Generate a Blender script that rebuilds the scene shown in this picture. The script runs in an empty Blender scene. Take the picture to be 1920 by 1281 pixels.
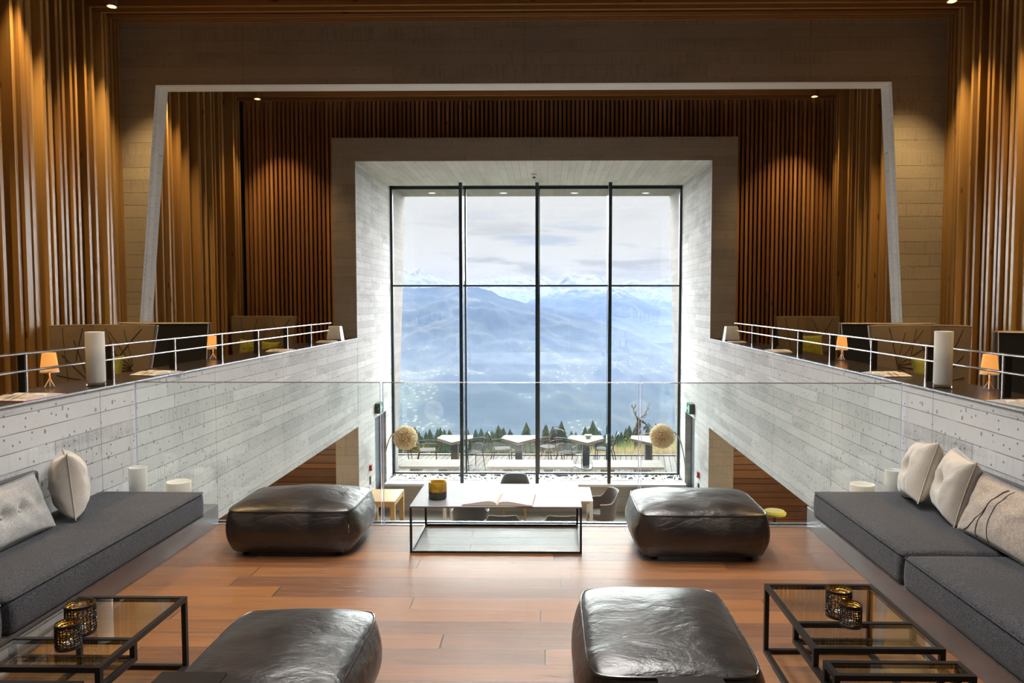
import bpy, math, random
from mathutils import Vector, Matrix, noise
random.seed(7)
R = math.radians
scene = bpy.context.scene
col = scene.collection

# ------------------------------------------------------------------ camera
F = 1400.0
PITCH, YAW = R(3.087), R(0.9)
PPX, PPY = 1005.0, 640.5
EYE = Vector((0, 0, 1.8))
cam_d = bpy.data.cameras.new('camera')
cam = bpy.data.objects.new('camera', cam_d); col.objects.link(cam)
cam_d.sensor_width = 36; cam_d.lens = F/1920*36
cam_d.shift_x = (960-PPX)/1920
cam_d.clip_start = 0.05; cam_d.clip_end = 40000
cam.location = EYE; cam.rotation_euler = (math.pi/2-PITCH, 0, YAW)
scene.camera = cam
_rot = cam.rotation_euler.to_matrix()
def ray(px, py):
    return (_rot @ Vector(((px-PPX)/F, -(py-PPY)/F, -1))).normalized()
def at(px, py, Y=None, z=None, X=None):
    d = ray(px, py)
    if Y is not None: t = Y/d.y
    elif z is not None: t = (z-EYE.z)/d.z
    else: t = X/d.x
    return EYE + d*t

# ------------------------------------------------------------------ world + light
scene.view_settings.view_transform = 'Standard'
scene.view_settings.look = 'None'
scene.view_settings.gamma = 1.0
scene.view_settings.use_curve_mapping = False
scene.view_settings.exposure = 0.14
scene.cycles.max_bounces = 10
scene.cycles.diffuse_bounces = 6
scene.cycles.transparent_max_bounces = 24
scene.cycles.use_denoising = True

SKY_LOW, SKY_HIGH = 0.90, 5.5
SUN_E, SUN_ANG, SUN_EL, SUN_AZ = 32.0, 110.0, 25.0, 0.0
LOUNGE_FILL_W = 350  # power of each added fill lamp over the lounge
HAZE_D, HAZE_C = .00030, (.084, .130, .240)
HAZE_D2, HAZE_C2 = .00045, (.145, .19, .28)
HAZE_ABS = .3

class Nodes:
    def __init__(s, tree):
        s.t = tree; s.t.nodes.clear()
    def n(s, typ, props=None, **ins):
        nd = s.t.nodes.new(typ)
        for k, v in (props or {}).items(): setattr(nd, k, v)
        for k, v in ins.items():
            key = int(k[1:]) if k[0] == 'i' and k[1:].isdigit() else k.replace('_', ' ')
            s.put(nd.inputs[key], v)
        return nd
    def put(s, sock, v):
        if isinstance(v, bpy.types.NodeSocket): s.t.links.new(v, sock)
        elif isinstance(v, bpy.types.Node): s.t.links.new(v.outputs[0], sock)
        else:
            if hasattr(sock.default_value, '__len__') and isinstance(v, (tuple, list)) and len(v) == 3 and len(sock.default_value) == 4: v = (*v, 1)
            sock.default_value = v
    def m(s, op, a, b=0.0, c=0.0):
        return s.n('ShaderNodeMath', {'operation': op}, i0=a, i1=b, i2=c).outputs[0]
    def mix(s, f, a, b, mode='MIX'):
        nd = s.n('ShaderNodeMix', {'data_type': 'RGBA', 'blend_type': mode})
        s.put(nd.inputs[0], f); s.put(nd.inputs[6], a); s.put(nd.inputs[7], b)
        return nd.outputs[2]
    def ramp(s, f, *stops):
        nd = s.n('ShaderNodeValToRGB'); s.put(nd.inputs[0], f)
        e = nd.color_ramp.elements
        while len(e) < len(stops): e.new(0.5)
        for el, (p, c) in zip(e, stops):
            el.position = p; el.color = (*c, 1) if isinstance(c, tuple) else (c, c, c, 1)
        return nd.outputs[0]
    def smooth(s, v, a, b, lo=0.0, hi=1.0):
        nd = s.n('ShaderNodeMapRange', {'interpolation_type': 'SMOOTHSTEP'}, i0=v, i1=a, i2=b, i3=lo, i4=hi)
        return nd.outputs[0]
    def noise(s, vec, scale=5.0, detail=3.0, rough=0.5, dist=0.0):
        return s.n('ShaderNodeTexNoise', None, Vector=vec, Scale=scale, Detail=detail, Roughness=rough, Distortion=dist).outputs[0]
    def white(s, x, y=0.0, z=0.0):
        return s.n('ShaderNodeTexWhiteNoise', {'noise_dimensions': '3D'}, Vector=s.comb(x, y, z)).outputs[0]
    def comb(s, x, y, z): return s.n('ShaderNodeCombineXYZ', None, X=x, Y=y, Z=z).outputs[0]
    def obj(s): return s.n('ShaderNodeTexCoord').outputs['Object']
    def sep(s, v):
        nd = s.n('ShaderNodeSeparateXYZ', None, i0=v); return nd.outputs[0], nd.outputs[1], nd.outputs[2]
    def bump(s, h, strength=0.3, dist=0.01):
        return s.n('ShaderNodeBump', None, Height=h, Strength=strength, Distance=dist).outputs[0]
    def bsdf(s, **k): return s.n('ShaderNodeBsdfPrincipled', None, **k)
    def out(s, sh, vol=None):
        o = s.n('ShaderNodeOutputMaterial')
        if sh is not None: s.put(o.inputs[0], sh)
        if vol is not None: s.put(o.inputs[1], vol)
        return o

w = bpy.data.worlds.new('sky'); scene.world = w; w.use_nodes = True
n = Nodes(w.node_tree)
d = n.n('ShaderNodeTexCoord').outputs['Generated']
dx, dy, dz = n.sep(d)
cv = n.comb(n.m('MULTIPLY', dx, 3.2), n.m('MULTIPLY', dy, 0.6), n.m('MULTIPLY', dz, 16))
cl = n.noise(cv, 2.1, 7, 0.55, 0.4)
cl2 = n.noise(n.comb(n.m('MULTIPLY', dx, 2.6), 4.0, n.m('MULTIPLY', dz, 22)), 1.6, 5, 0.6, 0.2)
band = n.m('MULTIPLY', n.smooth(dz, 0.015, 0.045), n.smooth(dz, 0.135, 0.075))
base = n.ramp(n.m('ADD', n.m('MULTIPLY', dz, 3.0), 0.3), (0.0, (0.72, 0.82, 0.93)), (0.32, (0.93, 0.95, 0.99)), (0.42, (1.0, 0.99, 0.98)), (0.72, (0.90, 0.91, 0.93)))
grey = n.mix(n.m('MULTIPLY', band, n.smooth(cl, 0.50, 0.66)), base, (0.70, 0.72, 0.75, 1))
blue = n.mix(n.m('MULTIPLY', band, n.smooth(cl2, 0.56, 0.70, 0, 0.8)), grey, (0.62, 0.72, 0.86, 1))
st = n.m('ADD', n.smooth(dz, 0.16, 0.75, SKY_LOW, SKY_HIGH), 0.0)
bg = n.n('ShaderNodeBackground', None, Color=blue, Strength=st)
wo = n.n('ShaderNodeOutputWorld'); n.put(wo.inputs[0], bg)
w.cycles.sampling_method = 'MANUAL'; w.cycles.sample_map_resolution = 512

def light(name, kind, loc, energy, color=(1, 1, 1), rot=(0, 0, 0), parent=None, **kw):
    l = bpy.data.lights.new(name, kind); l.energy = energy; l.color = color
    for k, v in kw.items(): setattr(l, k, v)
    o = bpy.data.objects.new(name, l); col.objects.link(o); o.location = loc; o.rotation_euler = rot
    if parent: o.parent = parent
    return o
# bright overcast patch of sky in front of the big window, a little to the side
light('sun', 'SUN', (0, 40, 30), SUN_E, (1.0, 0.985, 0.975), (R(90-SUN_EL), 0, R(180+SUN_AZ)), angle=R(SUN_ANG))

# ------------------------------------------------------------------ mesh helpers
class MB:
    def __init__(s): s.v = []; s.f = []; s.mi = []; s.cur = 0
    def add(s, vs, fs):
        o = len(s.v); s.v += [tuple(v) for v in vs]; s.f += [tuple(i+o for i in f) for f in fs]; s.mi += [s.cur]*len(fs); return s
    def box(s, x0, x1, y0, y1, z0, z1):
        return s.add([(x0,y0,z0),(x1,y0,z0),(x1,y1,z0),(x0,y1,z0),(x0,y0,z1),(x1,y0,z1),(x1,y1,z1),(x0,y1,z1)],
                     [(0,3,2,1),(4,5,6,7),(0,1,5,4),(1,2,6,5),(2,3,7,6),(3,0,4,7)])
    def hexa(s, p): return s.add(p, [(0,3,2,1),(4,5,6,7),(0,1,5,4),(1,2,6,5),(2,3,7,6),(3,0,4,7)])
    def bar(s, p, q, w, h=None, up=(0, 0, 1)):
        h = h or w; p = Vector(p); q = Vector(q); d = (q-p).normalized(); u = Vector(up)
        if abs(d.dot(u)) > .99: u = Vector((1, 0, 0))
        a = d.cross(u).normalized()*w/2; b = a.cross(d).normalized()*h/2
        return s.hexa([p-a-b, p+a-b, q+a-b, q-a-b, p-a+b, p+a+b, q+a+b, q-a+b])
    def tube(s, pts, r, seg=8, closed=False, cap=True):
        pts = [Vector(p) for p in pts]; n_ = len(pts); rs = r if isinstance(r, (list, tuple)) else [r]*n_
        vs = []; prev = None
        for i, p in enumerate(pts):
            if closed: t = (pts[(i+1) % n_]-pts[i-1])
            else: t = pts[min(i+1, n_-1)]-pts[max(i-1, 0)]
            t.normalize()
            if prev is None:
                u = Vector((0, 0, 1)) if abs(t.z) < .9 else Vector((1, 0, 0)); a = t.cross(u).normalized()
            else: a = (prev-t*prev.dot(t)).normalized()
            prev = a; b = t.cross(a)
            for k in range(seg):
                an = 2*math.pi*k/seg; vs.append(p+(a*math.cos(an)+b*math.sin(an))*rs[i])
        fs = []
        for i in range(n_ if closed else n_-1):
            j = (i+1) % n_
            for k in range(seg):
                k2 = (k+1) % seg; fs.append((i*seg+k, i*seg+k2, j*seg+k2, j*seg+k))
        if cap and not closed: fs += [tuple(range(seg))[::-1], tuple((n_-1)*seg+k for k in range(seg))]
        return s.add(vs, fs)
    def lathe(s, prof, seg=32, c=(0, 0), capb=True, capt=True):
        vs = []; fs = []; m = len(prof)
        for k in range(seg):
            a = 2*math.pi*k/seg
            for (r, z) in prof: vs.append((c[0]+r*math.cos(a), c[1]+r*math.sin(a), z))
        for k in range(seg):
            k2 = (k+1) % seg
            for i in range(m-1): fs.append((k*m+i, k2*m+i, k2*m+i+1, k*m+i+1))
        if capb: fs.append(tuple(k*m for k in range(seg))[::-1])
        if capt: fs.append(tuple(k*m+m-1 for k in range(seg)))
        return s.add(vs, fs)
    def prism(s, poly, axis, a, b):
        k = len(poly)
        def pt(u, v, t): return {'x': (t, u, v), 'y': (u, t, v), 'z': (u, v, t)}[axis]
        vs = [pt(u, v, a) for u, v in poly]+[pt(u, v, b) for u, v in poly]
        fs = [tuple(range(k)), tuple(range(k, 2*k))[::-1]]+[(i, k+i, k+(i+1) % k, (i+1) % k) for i in range(k)]
        return s.add(vs, fs)
    def grid(s, pts, nu, nv, wrap=False):
        fs = [(j*nu+i, j*nu+(i+1) % nu, (j+1)*nu+(i+1) % nu, (j+1)*nu+i) for j in range(nv-1) for i in range(nu if wrap else nu-1)]
        return s.add(pts, fs)
    def build(s, name, mats, parent=None, loc=(0, 0, 0), rot=(0, 0, 0), smooth=False, bevel=0, bseg=2, sub=0, wire=0, angle=40):
        me = bpy.data.meshes.new(name); me.from_pydata(s.v, [], s.f)
        if not isinstance(mats, (list, tuple)): mats = [mats]
        for m_ in mats: me.materials.append(m_)
        if len(mats) > 1: me.polygons.foreach_set('material_index', s.mi)
        import bmesh
        bm = bmesh.new(); bm.from_mesh(me); bmesh.ops.recalc_face_normals(bm, faces=bm.faces)
        for f in bm.faces: f.smooth = bool(smooth)
        if smooth:
            for e in bm.edges:
                if len(e.link_faces) == 2 and e.calc_face_angle(0) > R(angle): e.smooth = False
        bm.to_mesh(me); bm.free()
        o = bpy.data.objects.new(name, me); col.objects.link(o); o.location = loc; o.rotation_euler = rot
        if parent: o.parent = parent
        if bevel:
            b = o.modifiers.new('bevel', 'BEVEL'); b.width = bevel; b.segments = bseg; b.limit_method = 'ANGLE'
            if bseg > 1:
                for p in me.polygons: p.use_smooth = True
                b.harden_normals = True
        if wire:
            b = o.modifiers.new('wire', 'WIREFRAME'); b.thickness = wire; b.use_even_offset = False
        if sub:
            b = o.modifiers.new('sub', 'SUBSURF'); b.levels = sub; b.render_levels = sub
        return o

def tag(o, label=None, cat=None, group=None, kind=None):
    if label: o['label'] = label
    if cat: o['category'] = cat
    if group: o['group'] = group
    if kind: o['kind'] = kind
    return o
def thing(name, label, cat, loc=(0, 0, 0), rz=0, group=None):
    o = bpy.data.objects.new(name, None); col.objects.link(o); o.empty_display_size = .1
    o.location = loc; o.rotation_euler = (0, 0, rz); return tag(o, label, cat, group)
def struct(name, mb, mat, label=None, **k):
    return tag(mb.build(name, mat, **k), label, None, None, 'structure')
def dup(root, loc, rz=None, label=None, group=None, scale=None, mirror=False):
    def cp(o, parent):
        c = o.copy(); col.objects.link(c); c.parent = parent
        for ch in o.children: cp(ch, c)
        return c
    r = cp(root, None); r.location = loc
    if rz is not None: r.rotation_euler = (0, 0, rz)
    if scale: r.scale = scale
    if label: r['label'] = label
    if group: r['group'] = group
    return r

# ------------------------------------------------------------------ materials
def mat(name):
    m_ = bpy.data.materials.new(name); m_.use_nodes = True; return m_, Nodes(m_.node_tree)
def plain(name, c, rough=.5, metal=0., bump=0., bscale=60., var=0., spec=.5, coat=0.):
    m_, n = mat(name); v = n.obj(); f = n.noise(v, bscale, 4, .6)
    cc = n.mix(n.m('MULTIPLY', f, var), (*c, 1), (c[0]*.4, c[1]*.4, c[2]*.4, 1)) if var else (*c, 1)
    k = dict(Base_Color=cc, Roughness=rough, Metallic=metal, Specular_IOR_Level=spec, Coat_Weight=coat)
    if bump: k['Normal'] = n.bump(f, bump, .004)
    n.out(n.bsdf(**k)); return m_

def concrete(name, axes, tone=(.60, .60, .60), h=.12, L=2.9, pits=1.0, joint=1.95, var=1.0, joff=.3, lk=.75):
    m_, n = mat(name); v = n.obj(); c = n.sep(v)
    u, t = c['xyz'.index(axes[0])], c['xyz'.index(axes[1])]
    p = n.comb(u, t, 0.0)
    tw = n.m('ADD', t, n.m('MULTIPLY', n.noise(n.comb(n.m('MULTIPLY', u, .25), t, 3.), 1.5, 1), .012))
    rowf = n.m('DIVIDE', tw, h); row = n.m('FLOOR', rowf); fr = n.m('SUBTRACT', rowf, row)
    rr = n.white(row, 3.1); cf = n.m('DIVIDE', n.m('ADD', u, n.m('MULTIPLY', rr, 9.)), L); cc = n.m('FLOOR', cf); fc = n.m('SUBTRACT', cf, cc)
    cell = n.white(row, cc, 7.7)
    line = n.m('MULTIPLY', n.smooth(fr, .06, .02), n.smooth(rr, .15, .5, .35, 1.))
    line = n.m('MAXIMUM', line, n.m('MULTIPLY', n.smooth(fc, .0035, .0012), .8))
    if joint:
        jf = n.m('DIVIDE', n.m('ADD', u, joff), joint); jf = n.m('SUBTRACT', jf, n.m('FLOOR', jf))
        line = n.m('MAXIMUM', line, n.m('MULTIPLY', n.smooth(jf, .005, .002), .9))
    line = n.m('MULTIPLY', line, n.smooth(n.noise(p, 5., 3), .3, .55, .3, 1.))
    cloud = n.noise(p, 1.1, 6, .6); fine = n.noise(p, 34., 4, .7)
    streak = n.noise(n.comb(n.m('MULTIPLY', u, 60.), n.m('MULTIPLY', t, 2.), n.m('MULTIPLY', row, 4.)), 1., 2)
    rib = n.m('MULTIPLY', n.smooth(streak, .5, .68), n.smooth(n.white(cc, row, 2.), .3, .9, 0, .16))
    # small blow holes and elongated knots
    v1 = n.n('ShaderNodeTexVoronoi', {'voronoi_dimensions': '2D'}, Vector=p, Scale=16.).outputs
    keep = n.smooth(n.sep(v1[1])[0], .72, .76)
    pit = n.m('MULTIPLY', n.smooth(v1[0], .17, .08), keep)
    v2 = n.n('ShaderNodeTexVoronoi', {'voronoi_dimensions': '2D'}, Vector=p, Scale=60.).outputs
    patch = n.smooth(n.noise(n.comb(n.m('MULTIPLY', u, .6), n.m('MULTIPLY', t, 2.6), 9.), 1.6, 2), .57, .66)
    pore = n.m('MULTIPLY', n.m('MULTIPLY', n.smooth(v2[0], .36, .16), n.smooth(n.sep(v2[1])[1], .45, .5)), patch)
    v3 = n.n('ShaderNodeTexVoronoi', {'voronoi_dimensions': '2D'}, Vector=n.comb(n.m('MULTIPLY', u, 3.6), n.m('MULTIPLY', t, 2.7), 0.), Scale=1.).outputs
    knot = n.m('MULTIPLY', n.smooth(n.m('ADD', v3[0], n.m('MULTIPLY', fine, .03)), .075, .045), n.smooth(n.sep(v3[1])[1], .25, .3))
    holes = n.m('MINIMUM', n.m('ADD', n.m('ADD', pit, n.m('MULTIPLY', pore, .7)), n.m('MULTIPLY', knot, .8)), 1.)
    holes = n.m('MULTIPLY', holes, pits)
    val = n.m('ADD', .80, n.m('MULTIPLY', cell, .20*var))
    val = n.m('ADD', val, n.m('MULTIPLY', n.m('SUBTRACT', cloud, .5), .55*var))
    val = n.m('ADD', val, n.m('MULTIPLY', n.m('SUBTRACT', fine, .5), .16))
    val = n.m('SUBTRACT', val, n.m('ADD', rib, n.m('MULTIPLY', patch, .10*var)))
    c0 = n.mix(1.0, (*tone, 1), n.comb(val, val, val), 'MULTIPLY')
    c1 = n.mix(n.m('MULTIPLY', holes, .78), c0, (.10, .095, .09, 1))
    c2 = n.mix(n.m('MULTIPLY', line, lk), c1, (.12, .115, .11, 1))
    hgt = n.m('SUBTRACT', n.m('ADD', n.m('MULTIPLY', cell, .35), n.m('MULTIPLY', fine, .25)), n.m('ADD', n.m('MULTIPLY', line, 1.2), n.m('MULTIPLY', holes, 1.)))
    n.out(n.bsdf(Base_Color=c2, Roughness=.78, Specular_IOR_Level=.3, Normal=n.bump(hgt, .45, .004)))
    return m_

def wood(name, along, dark=(.13, .052, .018), light=(.40, .19, .075), rough=.36, island=True, grain=1., knots=True):
    m_, n = mat(name); v = n.obj(); c = list(n.sep(v))
    i = 'xyz'.index(along)
    k = [n.m('MULTIPLY', x, (.18 if j == i else 60.)) for j, x in enumerate(c)]
    rnd = n.n('ShaderNodeNewGeometry').outputs['Random Per Island'] if island else 0.5
    g = n.noise(n.comb(n.m('ADD', k[0], n.m('MULTIPLY', rnd, 30.)) , k[1], k[2]), 1., 2, .5, 0.)
    g2 = n.noise(n.comb(*[n.m('MULTIPLY', x, (.5 if j == i else 3.)) for j, x in enumerate(c)]), 1., 3)
    f = n.m('ADD', n.m('MULTIPLY', g, .45*grain), n.m('MULTIPLY', g2, .25))
    f = n.m('ADD', f, n.m('MULTIPLY', rnd, .35))
    cc = n.mix(n.smooth(f, .28, .95), (*dark, 1), (*light, 1))
    if knots:
        vv = n.n('ShaderNodeTexVoronoi', None, Vector=n.comb(*[n.m('MULTIPLY', x, (1.6 if j == i else 5.)) for j, x in enumerate(c)]), Scale=1.).outputs[0]
        cc = n.mix(n.smooth(vv, .10, .05, 0, .7), cc, (.05, .018, .006, 1))
    n.out(n.bsdf(Base_Color=cc, Roughness=rough, Specular_IOR_Level=.6))
    return m_

def planks(name, row=.166, L=2.1, dark=(.19, .085, .03), light=(.42, .215, .085), rough=(.2, .42), off=.048):
    m_, n = mat(name); x, y, z = n.sep(n.obj())
    rf = n.m('DIVIDE', n.m('ADD', y, off), row); r_ = n.m('FLOOR', rf); fr = n.m('SUBTRACT', rf, r_)
    cf = n.m('DIVIDE', n.m('ADD', x, n.m('MULTIPLY', n.white(r_, 5.), 11.)), L); c_ = n.m('FLOOR', cf); fc = n.m('SUBTRACT', cf, c_)
    cell = n.white(r_, c_, 3.); line = n.m('MAXIMUM', n.smooth(fr, .036, .016), n.smooth(fc, .0040, .0020))
    g = n.noise(n.comb(n.m('ADD', n.m('MULTIPLY', x, 1.5), n.m('MULTIPLY', cell, 40.)), n.m('MULTIPLY', y, 24.), 0.), 1., 6, .65, 1.2)
    g2 = n.noise(n.comb(n.m('MULTIPLY', x, 5.), n.m('MULTIPLY', y, 60.), cell), 1., 4, .7)
    f = n.m('ADD', n.m('MULTIPLY', g, .75), n.m('ADD', n.m('MULTIPLY', cell, .32), n.m('MULTIPLY', g2, .15)))
    cc = n.mix(n.smooth(f, .3, .95), (*dark, 1), (*light, 1))
    crack = n.smooth(n.noise(n.comb(n.m('MULTIPLY', x, 9.), n.m('MULTIPLY', y, 42.), n.m('MULTIPLY', cell, 9.)), 1., 6, .75, .8), .60, .68)
    cc = n.mix(n.m('MULTIPLY', crack, .5), cc, (.04, .015, .006, 1))
    cc = n.mix(n.m('MULTIPLY', line, .95), cc, (.010, .005, .003, 1))
    rg = n.m('ADD', rough[0], n.m('MULTIPLY', n.noise(n.comb(x, y, 1.), 2.2, 6, .7), rough[1]-rough[0]))
    rg = n.m('ADD', rg, n.m('MULTIPLY', crack, .3))
    h = n.m('SUBTRACT', n.m('MULTIPLY', g, .3), n.m('ADD', n.m('MULTIPLY', line, 1.), n.m('MULTIPLY', crack, .6)))
    n.out(n.bsdf(Base_Color=cc, Roughness=rg, Specular_IOR_Level=1.0, Coat_Weight=.35, Coat_Roughness=.42, Normal=n.bump(h, .55, .005)))
    return m_

def glass(name, tint=(1, 1, 1), refl=.0, rough=0., ior=1.45, boost=1.):
    m_, n = mat(name)
    fz = n.n('ShaderNodeLayerWeight', None, Blend=.5).outputs['Facing']
    fr = n.m('ADD', .045*boost, n.m('MULTIPLY', n.m('POWER', fz, 5.), .9))
    t_ = n.n('ShaderNodeBsdfTransparent', None, Color=(*tint, 1))
    g_ = n.n('ShaderNodeBsdfGlossy', None, Color=(1, 1, 1, 1), Roughness=rough)
    n.out(n.n('ShaderNodeMixShader', None, i0=fr, i1=t_, i2=g_)); return m_
def emit(name, c, s):
    m_, n = mat(name); n.out(n.n('ShaderNodeEmission', None, Color=(*c, 1), Strength=s)); return m_

CYZ = concrete('concrete_side', 'yz')
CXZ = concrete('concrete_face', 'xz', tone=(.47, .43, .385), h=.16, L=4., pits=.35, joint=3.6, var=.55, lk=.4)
CYX = concrete('concrete_soffit', 'yx', tone=(.66, .64, .60), h=.13, L=3., pits=.35, joint=0, var=.6)
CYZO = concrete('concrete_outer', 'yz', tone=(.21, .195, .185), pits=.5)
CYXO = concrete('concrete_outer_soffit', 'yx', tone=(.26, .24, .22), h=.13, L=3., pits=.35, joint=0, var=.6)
CREV = concrete('concrete_lit_reveal', 'zy', tone=(.90, .89, .875), h=.12, L=5., pits=.25, joint=0, var=.5)  # lighter concrete copy: window light on the portal reveal put into the tone
CFLR = plain('concrete_floor', (.30, .285, .26), .45, 0, .1, 12., .4)
W_SIDE = wood('larch_slats', 'z', (.30, .155, .045), (.66, .43, .18))
W_CEIL = wood('larch_ceiling_slats', 'x', (.26, .12, .04), (.56, .32, .13))
W_BACK = wood('larch_back_slats', 'z', (.24, .10, .038), (.52, .27, .12))
W_LOW = wood('cedar_planks', 'x', (.12, .048, .018), (.34, .155, .055))
BACKING = plain('black_backing', (.012, .011, .012), .8)
BACKBR = plain('dark_wood_backing', (.07, .032, .014), .7)
FLOOR = planks('oak_floor', dark=(.080, .025, .004), light=(.225, .082, .013), rough=(.36, .56))
STEEL = plain('dark_steel', (.035, .038, .042), .35, .6, .05, 30., .2)
LEDGE = plain('dark_steel_top', (.055, .048, .044), .22, .55, .03, 14., .5)
CHROME = plain('brushed_steel', (.62, .63, .66), .25, 1.)
BLACKM = plain('black_metal', (.018, .017, .017), .35, .5)
PLATF = plain('blackened_steel_platform', (.30, .30, .31), .28, .85, .05, 6., .5)
FRAMEG = plain('dark_green_frame', (.03, .05, .055), .35, .4)
DOORM = plain('blue_grey_door', (.055, .075, .095), .5)
GLASS = glass('window_glass', (.97, .985, .99))
BALG = glass('balustrade_glass', (.94, .97, .955), boost=1.2)
TABG = glass('table_glass', (.92, .96, .94), boost=2.)
GEDGE = plain('glass_edge_glint', (.75, .78, .95), .1, 0, spec=1.)  # pale colour stands in for the glint on the glass edge
WHITEC = plain('white_ceramic', (.8, .78, .74), .4)

def fabric(name, c, c2, scale=220., rough=.9, sheen=.4):
    m_, n = mat(name); v = n.obj()
    f = n.noise(v, scale, 2, .7); g = n.noise(v, 4., 4, .6)
    cc = n.mix(n.smooth(f, .35, .68), (*c, 1), (*c2, 1)); cc = n.mix(n.m('MULTIPLY', n.smooth(g, .3, .8), .25), cc, (*[x*.55 for x in c], 1))
    n.out(n.bsdf(Base_Color=cc, Roughness=rough, Sheen_Weight=sheen, Specular_IOR_Level=.2, Normal=n.bump(f, .35, .002))); return m_
CHAR = fabric('charcoal_wool', (.014, .015, .019), (.062, .062, .070), 130., sheen=.1)
GREYF = fabric('grey_wool', (.22, .215, .205), (.50, .485, .46))
BEIGE = fabric('beige_linen', (.40, .36, .31), (.60, .55, .48), 320.)
SUEDE = fabric('tan_suede', (.28, .225, .18), (.42, .35, .29), 90.)
TAUPE = fabric('taupe_upholstery', (.13, .095, .07), (.21, .155, .115), 260.)
OLIVE = fabric('olive_felt', (.20, .20, .02), (.36, .35, .045), 200.)
BLKF = fabric('black_felt', (.012, .012, .014), (.03, .03, .034), 200.)
TUBF = fabric('slate_upholstery', (.07, .078, .085), (.12, .13, .14), 200.)
STITCH = plain('dark_stitch', (.045, .03, .022), .8)
PIPEW = plain('white_piping', (.75, .74, .72), .6)
OAK = wood('pale_oak', 'z', (.45, .26, .09), (.72, .48, .21), .45, False, knots=False)

def leather():
    m_, n = mat('dark_brown_leather'); v = n.obj()
    x, y, z = n.sep(v)
    a = n.noise(v, 5., 5, .6, .8); b = n.noise(v, 90., 3, .6)
    cr = n.noise(n.comb(n.m('MULTIPLY', x, 3.), n.m('MULTIPLY', y, 5.), n.m('MULTIPLY', z, 8.)), 1.3, 5, .55, .8)
    cc = n.mix(n.smooth(a, .35, .75), (.008, .0065, .006, 1), (.020, .013, .009, 1))
    w2 = n.noise(n.comb(n.m('MULTIPLY', x, 16.), n.m('MULTIPLY', y, 30.), n.m('MULTIPLY', z, 20.)), 1., 4, .6, 1.5)
    h = n.m('ADD', n.m('MULTIPLY', cr, .9), n.m('ADD', n.m('MULTIPLY', b, .05), n.m('MULTIPLY', w2, .13)))
    rg = n.m('ADD', .24, n.m('MULTIPLY', a, .20))
    n.out(n.bsdf(Base_Color=cc, Roughness=rg, Specular_IOR_Level=.9, Normal=n.bump(h, .8, .014))); return m_
LEATH = leather()
LPIPE = plain('black_leather_piping', (.012, .01, .01), .25, spec=.8)

# ------------------------------------------------------------------ setting
XL, XR = -3.38, 2.86            # lounge walls
ZL = 1.15                       # top of the parapets
MEZ = 0.40                      # side gallery floor
LOW = -2.56                     # restaurant floor
YP, YP2 = 9.65, 9.96            # portal
YN, YW, YE = 13.2, 16.1, 17.8   # niche front, window, outer end
GL, GR = -5.58, 5.12            # gallery side walls (backing)
YG = 5.965                       # balustrade

struct('floor', MB().box(XL, XR, -3, 5.90, -.12, 0), FLOOR)
struct('trim_1', MB().box(XL, XR, 5.90, 5.93, -.4, .004).box(XL, XR, 6.0, 6.025, -.4, .0).box(XL, XR, 5.93, 6.0, -.4, -.06), CHROME)
struct('floor_edge', MB().box(XL, XR, 5.6, 5.9, -.43, -.12).box(XL, XR, -3, 5.9, -.40, -.125), CXZ)
# parapet walls
for side, x0, x1, nm in (('left', XL-.45, XL, 'wall_parapet_left'), ('right', XR, XR+.45, 'wall_parapet_right')):
    struct(nm, MB().box(x0, x1, -3, YN, -.436, ZL-.015), CYZ)
ll = MB().box(XL-.47, XL+.004, -3, YN, ZL-.015, ZL); struct('trim_2', ll, LEDGE)
ll = MB().box(XR-.004, XR+.47, -3, YN, ZL-.015, ZL); struct('trim_3', ll, LEDGE)
struct('trim_4', MB().box(XL+.004, XL+.012, -3, YN, ZL-.012, ZL), CHROME)
struct('trim_5', MB().box(XR-.012, XR-.004, -3, YN, ZL-.012, ZL), CHROME)
# gallery floors and lower ceilings
struct('floor_gallery_left', MB().box(GL, XL-.45, -3, YN+.4, .1, MEZ), CFLR)
struct('floor_gallery_right', MB().box(XR+.45, GR, -3, YN+.4, .1, MEZ), CFLR)
struct('floor_restaurant', MB().box(GL-2, GR+2, 2, YW, LOW-.2, LOW), CFLR)
struct('wall_restaurant_rear', MB().box(GL-2, GR+2, 1.9, 2.0, LOW, -.4), W_LOW)
struct('wall_restaurant_left', MB().box(GL-.1, GL, 2, YN+.4, LOW, .1), W_LOW)
struct('wall_restaurant_right', MB().box(GR, GR+.1, 2, YN+.4, LOW, .1), W_LOW)

# niche walls with the door openings
DY0, DY1, DZ = 14.45, 15.45, -.49
for nm, xo, xi, dn, sx in (('wall_niche_left', XL-.41, XL, 'door_1', 1), ('wall_niche_right', XR+.44, XR, 'door_2', -1)):
    b = MB(); a0, a1 = sorted((xo, xi))
    b.box(a0, a1, YN, YW, DZ, 4.66).box(a0, a1, YN, DY0, LOW, DZ).box(a0, a1, DY1, YW, LOW, DZ)
    # outer part, its inner face opening a little towards the bottom
    xb = xi-.25*sx
    poly = [(xo-.3*sx, LOW), (xb, LOW), (xi, 4.29), (xi, 4.68), (xo-.3*sx, 4.68)]
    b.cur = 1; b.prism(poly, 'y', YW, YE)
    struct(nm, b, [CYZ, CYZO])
    dd = MB().box(min(xi-.12*sx, xi-.16*sx), max(xi-.12*sx, xi-.16*sx), DY0, DY1, LOW, DZ)
    do = struct(dn, dd, DOORM)
    hx = xi-.09*sx
    MB().tube([(hx+.03*-sx, DY0+.12, LOW+1.05), (hx, DY0+.12, LOW+1.05), (hx, DY0+.24, LOW+1.05)], .011).build('door_handle', CHROME, do)
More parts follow.
